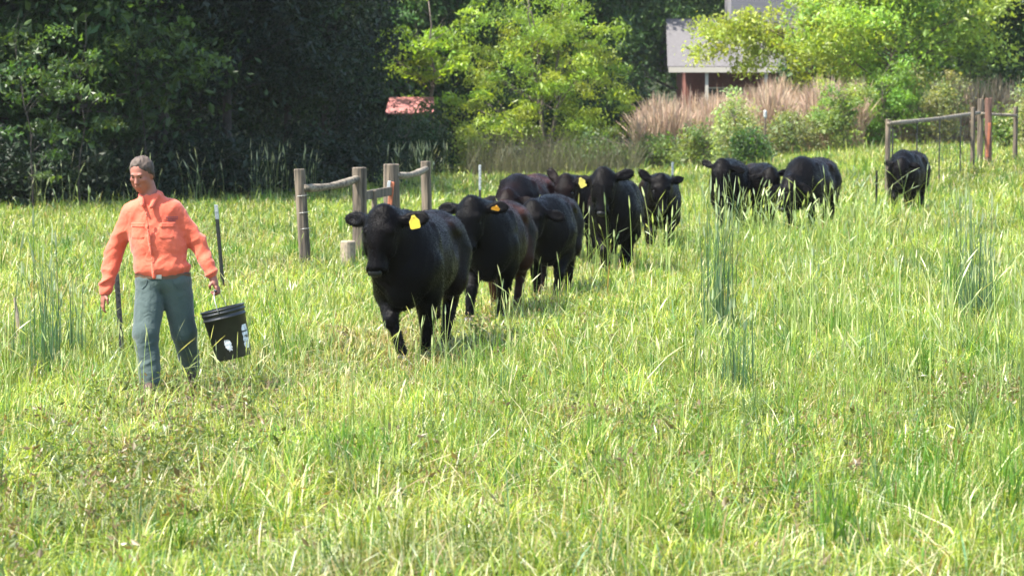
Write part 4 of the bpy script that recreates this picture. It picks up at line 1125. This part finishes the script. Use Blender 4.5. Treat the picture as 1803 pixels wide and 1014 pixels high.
    shrub(1288, 56, 2.55, 0.85, 5200, (0.24, 0.28, 0.12), 'tall pale-leaved shrub in front of the house porch')
    shrub(1230, 55, 1.6, 0.8, 3500, (0.12, 0.17, 0.05), 'low green shrub left of the tall pale-leaved one')
    shrub(1322, 57, 1.35, 0.7, 3800, (0.05, 0.10, 0.025), 'small dark green shrub at the foot of the tall pale-leaved one')
    shrub(1160, 52, 1.3, 1.1, 4200, (0.10, 0.15, 0.04), 'low yellow-green shrub between the feathery tree and the tan weeds')
    shrub(1165, 46, 2.2, 0.7, 2800, (0.07, 0.13, 0.03), 'leafy shrub under the left corner of the house roof')
    shrub(1400, 52, 1.7, 1.3, 5200, (0.15, 0.18, 0.07), 'spreading straggly shrub below the overhanging tree')
    shrub(1480, 52, 2.6, 1.2, 6500, (0.16, 0.22, 0.06), 'bright bushy shrub left of the thin rail')
    shrub(1570, 50, 3.3, 1.3, 8000, (0.14, 0.24, 0.04), 'bright green shrub above the long thin rail')
    shrub(1650, 50, 2.9, 1.2, 5500, (0.19, 0.21, 0.09), 'straw-green shrub just left of the red-brown gate posts')
    shrub(1712, 47, 4.6, 0.8, 3500, (0.18, 0.25, 0.08), 'upright pale green sapling above the gate posts')
    shrub(1770, 53, 1.5, 0.9, 3600, (0.09, 0.15, 0.03), 'low green shrub right of the red-brown gate posts')
    shrub(1812, 56, 2.4, 0.7, 3600, (0.20, 0.24, 0.10), 'pale green shrub at the meadow\'s right edge')
    shrub(830, 54, 1.7, 0.55, 3000, (0.16, 0.22, 0.04), 'small sunlit bush at the left foot of the feathery tree')
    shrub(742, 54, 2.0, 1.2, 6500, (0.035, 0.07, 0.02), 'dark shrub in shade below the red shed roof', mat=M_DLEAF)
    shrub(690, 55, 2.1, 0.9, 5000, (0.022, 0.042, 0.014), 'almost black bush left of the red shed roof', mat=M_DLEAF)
    shrub(712, 53, 2.35, 0.6, 1500, (0.05, 0.10, 0.02), 'thin leafy sapling in front of the red shed roof', ncl=24)
    shrub(762, 52, 2.6, 0.5, 2200, (0.04, 0.08, 0.02), 'dark leafy sapling at the right end of the red shed roof', ncl=24)
    shrub(1060, 54, 1.5, 1.0, 3600, (0.08, 0.12, 0.04), 'dull green shrub at the right foot of the feathery tree')
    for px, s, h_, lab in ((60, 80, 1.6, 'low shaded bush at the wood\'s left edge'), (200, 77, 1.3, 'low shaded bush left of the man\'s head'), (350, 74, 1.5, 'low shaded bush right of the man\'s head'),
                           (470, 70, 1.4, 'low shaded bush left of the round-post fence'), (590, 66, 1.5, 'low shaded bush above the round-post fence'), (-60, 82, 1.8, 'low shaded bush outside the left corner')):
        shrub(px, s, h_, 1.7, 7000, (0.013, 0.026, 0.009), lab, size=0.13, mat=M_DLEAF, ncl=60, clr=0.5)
    us = make_tree_data(2.2, (0, 0, 1.6), (2.2, 1.6, 1.6), 0.1, 9000, 60, 0.6, 0.16, (0.03, 0.065, 0.015), M_DLEAF, 0.05, nl=20, multi=3)
    for i, px in enumerate(range(650, 1880, 72)):
        if 1120 < px < 1440: continue
        place_tree(us, px, 40 + (i * 7) % 4, 'dense green undergrowth bush between the trees behind the hedgerow', 'undergrowth bushes behind the hedgerow', 'bush', 'shrub', i * 2.1, 1.0 + 0.12 * (i % 3), crown='foliage', stem='stems')
woods()

def stalk_mass(name, pts, hts, width, cols, mat, label, cat='grass', head=0.0, lean=0.25, headcol=None, seg=4, seed=1, kind='stuff', parent=None, arch=1.0, headw=3.0, loc=None, group=None):
    """thin tapering stems, each with a spindle seed head when head > 0 (share of length)"""
    rng = np.random.default_rng(seed); n = len(pts)
    az = rng.uniform(0, 2 * np.pi, n); ln = np.abs(rng.normal(size=n)) * lean
    fa = rng.uniform(0, np.pi, n)
    ws = np.stack([np.cos(fa), np.sin(fa), np.zeros(n)], 1)
    ld = np.stack([np.cos(az), np.sin(az), np.zeros(n)], 1)
    ts = list(np.linspace(0, 1 - head, seg)) + ([1 - head * 0.75, 1 - head * 0.35, 1.0] if head > 0 else [])
    wd = list(np.linspace(1.0, 0.45, seg)) + ([headw, headw * 0.8, 0.15] if head > 0 else [])
    if head == 0: wd[-1] = 0.15
    L = []; Cc = []
    for t, w in zip(ts, wd):
        c = pts + np.array([0, 0, 1.0]) * (hts * t * (1 - 0.35 * arch * ln * t))[:, None] + ld * (hts * ln * t ** 2.2)[:, None]
        W = (width * w * 0.5)[:, None]
        L.append(c - ws * W); L.append(c + ws * W)
        cc = cols if (headcol is None or t <= 1 - head + 1e-6) else headcol
        Cc += [cc, cc]
    m = len(ts)
    V = np.stack(L, 1).reshape(-1, 3); CC = np.stack(Cc, 1).reshape(-1, 3)
    b = (np.arange(n) * 2 * m)[:, None]
    Q = np.concatenate([np.concatenate([b + 2 * i, b + 2 * i + 1, b + 2 * i + 3, b + 2 * i + 2], 1) for i in range(m - 1)])
    me = mesh_np(name, V, Q, False, mat, CC)
    o = link(name, me, parent, loc)
    if label: tag(o, label, cat, group, kind)
    return o

def zH(x, y): return H(x, y) + 0.05 * (vn(x, y, 0.6, 3) - 0.5)

def rough_growth():
    rng = np.random.default_rng(21)
    def region(px0, px1, s0, s1, n):
        s = rng.uniform(s0, s1, n); px = rng.uniform(px0, px1, n)
        X = (px - 901.5) / s; Y = F / s
        return np.stack([X, Y, zH(X, Y)], 1)
    def cv(base, n, v=0.2): return np.clip(np.array(base)[None] * rng.uniform(1 - v, 1 + v, (n, 1)) * rng.uniform(0.93, 1.07, (n, 3)), 0, 1)
    # tan broom-like weeds before the house
    n = 20000; p = region(1120, 1520, 47, 51, n); cl = vn(p[:, 0], p[:, 1], 1.1, 2)
    stalk_mass('dry_weeds', p, (1.3 + 1.5 * cl) * rng.uniform(0.6, 1.1, n), np.full(n, 0.012), cv((0.31, 0.23, 0.15), n), M_DRY, 'pinkish tan dry weeds in front of the brick house', 'weeds', 0.35, 0.22,
               cv((0.43, 0.32, 0.235), n), seed=3, headw=3.0)
    n = 4500; p = region(1500, 1830, 45, 49, n)
    stalk_mass('dry_weeds', p, rng.uniform(1.2, 2.7, n), np.full(n, 0.013), cv((0.25, 0.18, 0.11), n), M_DRY, 'tan dry weeds behind the thin rail and gate posts', 'weeds', 0.35, 0.22, cv((0.42, 0.32, 0.21), n), seed=4, headw=3.0)
    n = 2200; p = region(820, 1130, 53, 56, n)
    stalk_mass('dead_brush', p, rng.uniform(0.4, 1.7, n), np.full(n, 0.016), cv((0.10, 0.10, 0.05), n), M_DRY, 'grey-brown dead brush under the feathery tree', 'brush', 0.0, 0.4, seed=5)
    # seed stalks against the dark wood
    n = 1400; px = rng.uniform(-40, 800, n) ; s = 86 - 0.028 * px + rng.uniform(-5, 4, n)
    keep = (vn(px, s * 0, 0.03, 4) + rng.normal(size=n) * 0.10 > 0.62) & ((px > 320) | (rng.random(n) < 0.25))
    px, s = px[keep], s[keep]; n = len(px)
    X = (px - 901.5) / s; Y = F / s; p = np.stack([X, Y, zH(X, Y)], 1)
    stalk_mass('seed_stalks', p, rng.uniform(0.5, 1.5, n), np.full(n, 0.012), cv((0.22, 0.27, 0.10), n), M_GRASS, 'pale grass seed stalks standing against the dark wood', 'grass', 0.22, 0.22, cv((0.42, 0.44, 0.26), n), seed=6, headw=2.2)
    # nearer tall stalks scattered before the rear cattle
    n = 420; px = rng.uniform(900, 1560, n); s = rng.uniform(100, 150, n)
    X = (px - 901.5) / s; Y = F / s; p = np.stack([X, Y, zH(X, Y)], 1)
    stalk_mass('seed_stalks', p, rng.uniform(0.6, 1.15, n), np.full(n, 0.013), cv((0.24, 0.32, 0.09), n), M_GRASS, 'tall green seed stalks in front of the rear cattle', 'grass', 0.16, 0.3, cv((0.36, 0.42, 0.18), n), seed=8, headw=2.0)
    n = 1700; px = 1900 - 2000 * rng.random(n) ** 1.35; s = 210 * rng.random(n) ** 0.7 + 62
    X = (px - 901.5) / s; Y = F / s; p = np.stack([X, Y, zH(X, Y)], 1)
    stalk_mass('seed_stalks', p, rng.uniform(0.35, 0.70, n) * (1 + 0.45 * ss((px - 900) / 600)), np.full(n, 0.0085), cv((0.25, 0.33, 0.10), n), M_GRASS, 'slender seed stalks scattered through the whole meadow', 'grass', 0.2, 0.3, cv((0.40, 0.44, 0.20), n), seed=9, headw=1.5)
    # individual tall clumps
    spec = [(75, 222, 1.42, 30, 0.13, 'tall blue-green grass clump at the meadow\'s far left, nearest the pale stake'), (133, 205, 0.68, 26, 0.09, 'shorter grass clump right of the tall far-left one'),
            (150, 105, 0.9, 14, 0.2, 'sparse stalk clump left of the man\'s shoulder'), (1268, 180, 1.50, 46, 0.08, 'tall dark blue-green clump in front of the cow behind green stalks'),
            (1290, 235, 0.9, 24, 0.10, 'stiff blue-green clump right of the meadow\'s middle'), (1430, 185, 0.85, 28, 0.16, 'loose grass clump below the cow with the rounded back'),
            (1540, 190, 0.8, 20, 0.16, 'thin grass clump below the farthest cow'), (1708, 176, 1.38, 50, 0.09, 'tallest blue-green clump near the meadow\'s right edge'),
            (1738, 172, 0.9, 24, 0.07, 'dark grass clump hugging the tallest right-hand one'), (1675, 120, 0.9, 24, 0.2, 'pale grass clump beyond the tallest right-hand one'),
            (1160, 128, 0.9, 16, 0.25, 'stalk clump in front of the cow with lowered muzzle'), (1052, 140, 1.0, 16, 0.16, 'stalk clump across the front of the tall tagged cow'),
            (1320, 110, 1.2, 26, 0.2, 'yellow-green stalk clump across the middle of the rear three cows'), (1440, 104, 1.3, 26, 0.25, 'stalk clump across the cow with the rounded back'),
            (1500, 100, 1.4, 12, 0.3, 'arching pale stalks between the rear three and the farthest cow'), (1590, 90, 1.3, 10, 0.2, 'arching pale stalks across the farthest cow')]
    for i, (px, s, h_, n, spread, lab) in enumerate(spec):
        g = at(px, s); blue = i in (0, 1, 3, 4, 7, 8)
        rng2 = np.random.default_rng(300 + i)
        p = np.stack([rng2.normal(size=n) * spread, rng2.normal(size=n) * spread, np.full(n, 0.0)], 1)
        b0 = (0.065, 0.125, 0.062) if blue else (0.24, 0.32, 0.09)
        r = thing('tall_grass_clump', lab, 'grass clump', g, 0, 'tall grass clumps')
        stalk_mass('stalks', p, h_ * rng2.uniform(0.6, 1.05, n), np.full(n, 0.010 if s > 130 else 0.013), np.clip(np.array(b0) * rng2.uniform(0.7, 1.4, (n, 1)), 0, 1), M_GRASS, None, None, 0.13, 0.10 if i < 10 else 0.5,
                   np.clip(np.array((0.28, 0.34, 0.2)) * rng2.uniform(0.8, 1.2, (n, 1)), 0, 1), seed=50 + i, parent=r, headw=1.8)
        k = n
        p2 = np.stack([rng2.normal(size=k) * spread * 1.2, rng2.normal(size=k) * spread * 1.2, np.full(k, 0.0)], 1)
        stalk_mass('leaves', p2, h_ * rng2.uniform(0.2, 0.6, k), np.full(k, 0.010), np.clip(np.array(b0) * rng2.uniform(0.8, 1.5, (k, 1)), 0, 1), M_GRASS, None, None, 0.0, 0.12, seed=90 + i, parent=r)
rough_growth()

# small white-topped marker in the hedgerow
mk = thing('marker_post', 'small white-topped marker post among the weeds before the house', 'marker post', at(1346, 55.5))
bm = bmesh.new(); add_tube(bm, [(0, 0, -0.2), (0, 0, 1.5)], [0.03, 0.03], 8); bm_obj('shaft', bm, M_WOOD, mk)
bm = bmesh.new(); add_tube(bm, [(0, 0, 1.5), (0, 0, 1.55), (0, 0, 1.72), (0, 0, 1.76)], [0.03, 0.055, 0.055, 0.03], 8); bm_obj('white_cap', bm, M_TWHITE, mk)

# ------------------------------------------------------------------ the meadow grass
def meadow():
    rng = np.random.default_rng(42)
    bands = [(9.6, 14, 2300), (14, 19, 1900), (19, 26, 1250), (26, 36, 750), (36, 50, 400), (50, 72, 200), (72, 92, 90)]
    Ps = []
    for y0, y1, dn in bands:
        hw = lambda y: 0.235 * y + 1.2
        area = (y1 - y0) * (hw(y0) + hw(y1)); n = int(area * dn)
        t = rng.random(n); y = y0 + (y1 - y0) * t; x = rng.uniform(-1, 1, n) * hw(y)
        Ps.append(np.stack([x, y], 1))
    P = np.concatenate(Ps); x, y = P[:, 0], P[:, 1]
    # tufts: pull blades towards lattice-free tuft centres
    j = rng.normal(size=P.shape) * 0.03
    cell = 0.16
    cx = np.floor(x / cell); cy = np.floor(y / cell)
    hx = _T[(cx.astype(int) * 7 + 13) & 255, (cy.astype(int) * 3 + 5) & 255]; hy = _T[(cx.astype(int) * 5 + 71) & 255, (cy.astype(int) * 11 + 9) & 255]
    pull = (rng.random(len(x)) < 0.55) * 0.62
    x = x + ((cx + hx) * cell - x) * pull + j[:, 0]; y = y + ((cy + hy) * cell - y) * pull + j[:, 1]
    s = F / y; px = x * s + 901.5
    keep = y < 92
    keep &= ~((px < 640) & (s < 62))
    x, y, s, px, hx, hy = x[keep], y[keep], s[keep], px[keep], hx[keep], hy[keep]; n = len(x)
    big = vn(x, y, 0.35, 0); mid_ = vn(x, y, 1.1, 1); sm = vn(x, y, 3.5, 2)
    tuft = 0.65 + 0.7 * hx
    base = 0.155 + 0.06 * ss((x - 0.5) / 4) * ss((y - 17) / 10) + 0.02 * ss((y - 28) / 20)
    trail = np.exp(-((x - (-1.2 + (y - 18) * 0.17)) / 0.9) ** 2) * (y > 15) * (y < 42)
    base = base * (1 - 0.35 * trail)
    man_ = np.exp(-((x + 2.6) / 1.0) ** 2 - ((y - 16.4) / 1.6) ** 2)
    base = base * (1 - 0.4 * man_)
    h = base * tuft * (0.30 + 0.75 * mid_ + 0.65 * sm) * rng.uniform(0.55, 1.45, n)
    long_ = rng.random(n) < 0.05; h[long_] *= 1.6
    lean = np.abs(rng.normal(size=n)) * 0.45 + 0.12
    flop = rng.random(n) < 0.30 + 0.15 * trail; lean[flop] += rng.uniform(0.5, 1.3, flop.sum())
    az = rng.uniform(0, 2 * np.pi, n) + 0.0
    wd = (0.0052 + 0.0028 * rng.random(n)) * np.clip(y / 17, 1.0, 3.4) ** 0.8
    broad = rng.random(n) < 0.06; wd[broad] *= 1.8
    # colours of the blades themselves
    G1 = np.array([0.215, 0.27, 0.032]); G2 = np.array([0.070, 0.155, 0.018]); G3 = np.array([0.32, 0.36, 0.075]); ST = np.array([0.52, 0.46, 0.24]); BR = np.array([0.27, 0.19, 0.08]); BL = np.array([0.13, 0.22, 0.11]); PL = np.array([0.50, 0.52, 0.28])
    r = rng.random(n)
    col = np.where((r < 0.42)[:, None], G1, np.where((r < 0.74)[:, None], G2, G3))
    col = np.where(((r > 0.90) & (r < 0.96))[:, None], BL, col)
    col = np.where((r > 0.955 - 0.16 * ss((14.5 - y) / 4) * (vn(x, y, 0.9, 4) > 0.45))[:, None], PL, col)
    tcol = (0.72 + 0.5 * hy)[:, None]
    col = col * tcol * (0.72 + 0.62 * big)[:, None] * (0.72 + 0.60 * vn(x, y, 1.7, 11))[:, None]
    dry = np.clip(0.075 + 0.5 * np.clip(vn(x, y, 0.5, 7) - 0.60, 0, 1) + 0.16 * trail, 0, 0.5)
    for qx, qy, qr in ((240, 850, 120), (1050, 770, 100), (1500, 790, 110), (300, 720, 90), (620, 600, 80)):
        sy = (qy - 193) / CAMH; gx, gy = (qx - 901.5) / sy, F / sy
        dry = dry + 0.33 * np.exp(-(((x - gx) * sy / qr) ** 2 + ((y - gy) / 1.1) ** 2))
    isd = rng.random(n) < dry
    mixr = rng.random(n)
    col[isd] = np.where((mixr[isd] < 0.5)[:, None], ST, BR)
    col = col * rng.uniform(0.75, 1.3, (n, 1)) * rng.uniform(0.93, 1.07, (n, 3))
    z = zH(x, y) - 0.015
    fa = az + np.pi / 2 + rng.normal(size=n) * 0.5
    ld = np.stack([np.cos(az), np.sin(az), np.zeros(n)], 1); ws = np.stack([np.cos(fa), np.sin(fa), rng.normal(size=n) * 0.15], 1)
    B = np.stack([x, y, z], 1)
    L = []
    for t, w in ((0, 0.8), (0.38, 1.0), (0.74, 0.75), (1.0, 0.08)):
        up = h * t * (1 - 0.42 * np.minimum(lean, 1.4) * t)
        c = B + np.array([0, 0, 1.0]) * up[:, None] + ld * (h * lean * t ** 1.8)[:, None]
        W = (wd * w * 0.5)[:, None]
        L += [c - ws * W, c + ws * W]
    V = np.stack(L, 1).reshape(-1, 3); C = np.repeat(np.clip(col, 0, 1), 8, axis=0)
    b = (np.arange(n) * 8)[:, None]
    Q = np.concatenate([np.concatenate([b + 2 * i, b + 2 * i + 1, b + 2 * i + 3, b + 2 * i + 2], 1) for i in range(3)])
    print('blades', n)
    tag(link('grass', mesh_np('grass', V, Q, False, M_GRASS, C)), 'long sunlit meadow grass with dry straw patches', 'grass', kind='stuff')
meadow()

def litter_and_weeds():
    rng = np.random.default_rng(63)
    # flattened pale straw and folded blades
    n = 26000; y = 9.8 + 34 * rng.random(n) ** 1.35; x = rng.uniform(-1, 1, n) * (0.235 * y + 1.0)
    k = vn(x, y, 0.8, 7) + rng.normal(size=n) * 0.15 > 0.42
    x, y = x[k], y[k]; n = len(x)
    p = np.stack([x, y, zH(x, y) + rng.uniform(0.02, 0.11, n)], 1)
    pick = rng.random(n)[:, None]
    col = np.where(pick < 0.45, (0.50, 0.47, 0.27), np.where(pick < 0.75, (0.42, 0.50, 0.20), (0.34, 0.25, 0.13))) * rng.uniform(0.7, 1.25, (n, 1))
    stalk_mass('straw', p, rng.uniform(0.05, 0.17, n), rng.uniform(0.004, 0.009, n) * np.clip(y / 17, 1, 2.2), np.clip(col, 0, 1), M_GRASS, 'flattened pale straw and folded blades lying through the meadow', 'straw', 0.0, 1.7, seed=64, arch=0.5)
    # coarse tussocks of broader blades
    m = 1500; ty = 9.8 + 60 * rng.random(m) ** 1.7; tx = rng.uniform(-1, 1, m) * (0.235 * ty + 0.8)
    kk = (vn(tx, ty, 0.45, 8) > 0.40) & (np.abs(tx - (-1.2 + (ty - 18) * 0.17)) > 0.7) & (np.hypot(tx + 2.6, ty - 16.6) > 1.1); tx, ty = tx[kk], ty[kk]; m = len(tx)
    kb = 34; ci = np.repeat(np.arange(m), kb); n = len(ci); spread = rng.uniform(0.03, 0.10, m)[ci]
    X = tx[ci] + rng.normal(size=n) * spread; Y = ty[ci] + rng.normal(size=n) * spread
    hh = (rng.uniform(0.22, 0.42, m) * (1 + 0.25 * ss((tx - 1) / 4)))[ci] * rng.uniform(0.5, 1.1, n)
    tp = np.array([(0.085, 0.19, 0.02), (0.17, 0.27, 0.04), (0.10, 0.17, 0.055), (0.26, 0.32, 0.08)])[rng.choice(4, m, p=[0.38, 0.30, 0.20, 0.12])][ci] * rng.uniform(0.7, 1.3, (n, 1))
    stalk_mass('tussocks', np.stack([X, Y, zH(X, Y) - 0.01], 1), hh, rng.uniform(0.006, 0.012, n) * np.clip(Y / 20, 1, 2.0), np.clip(tp, 0, 1), M_GRASS, 'coarse darker and paler grass tussocks dotted through the meadow', 'grass', 0.0, 0.42, seed=71)
    # low broad-leaved weeds in brownish patches
    C = []
    for qx, qy, qr, m in ((240, 850, 150, 130), (1050, 770, 120, 60), (1500, 790, 130, 60), (310, 730, 110, 70), (60, 930, 120, 60), (700, 900, 120, 50), (1300, 900, 160, 60), (900, 600, 160, 60), (1750, 720, 90, 50)):
        s_ = (qy - 193) / CAMH
        for _ in range(m):
            C.append(((qx - 901.5 + rng.normal() * qr) / s_, F / s_ + rng.normal() * 1.0))
    C = np.array(C); C = C[(C[:, 1] > 9.8)]
    m = len(C); ci = np.repeat(np.arange(m), 34)
    r = np.abs(rng.normal(size=len(ci))) * 0.07; a = rng.uniform(0, 2 * np.pi, len(ci))
    X = C[ci, 0] + r * np.cos(a); Y = C[ci, 1] + r * np.sin(a)
    P = np.stack([X, Y, zH(X, Y) + rng.uniform(0.02, 0.20, len(ci))], 1)
    pal = np.array([(0.10, 0.13, 0.03), (0.17, 0.13, 0.06), (0.14, 0.19, 0.05), (0.17, 0.12, 0.05)])
    cols = pal[rng.choice(4, m, p=[0.4, 0.22, 0.26, 0.12])][ci] * rng.uniform(0.7, 1.35, (len(ci), 1))
    tag(link('weeds', leaf_mesh('weeds', P, 0.036, cols, M_GRASS, 0.0, rng, 0.42)), 'low brownish broad-leaved weeds growing in patches of the meadow', 'weeds', kind='stuff')
litter_and_weeds()

# thin sunlit summer haze between the meadow and the far trees
M_HAZE = bpy.data.materials.new('haze_air'); M_HAZE.use_nodes = True
_nt = M_HAZE.node_tree; _nt.nodes.clear()
_o = _nt.nodes.new('ShaderNodeOutputMaterial'); _v = _nt.nodes.new('ShaderNodeVolumePrincipled')
_v.inputs['Color'].default_value = (0.85, 0.9, 0.95, 1); _v.inputs['Density'].default_value = 0.00013; _v.inputs['Anisotropy'].default_value = 0.0
_nt.links.new(_v.outputs[0], _o.inputs['Volume'])
bm = bmesh.new(); add_box(bm, (0, 190, 18), (660, 480, 42.0))
tag(bm_obj('haze', bm, M_HAZE, None), 'thin pale summer haze in the air', 'haze', kind='stuff')
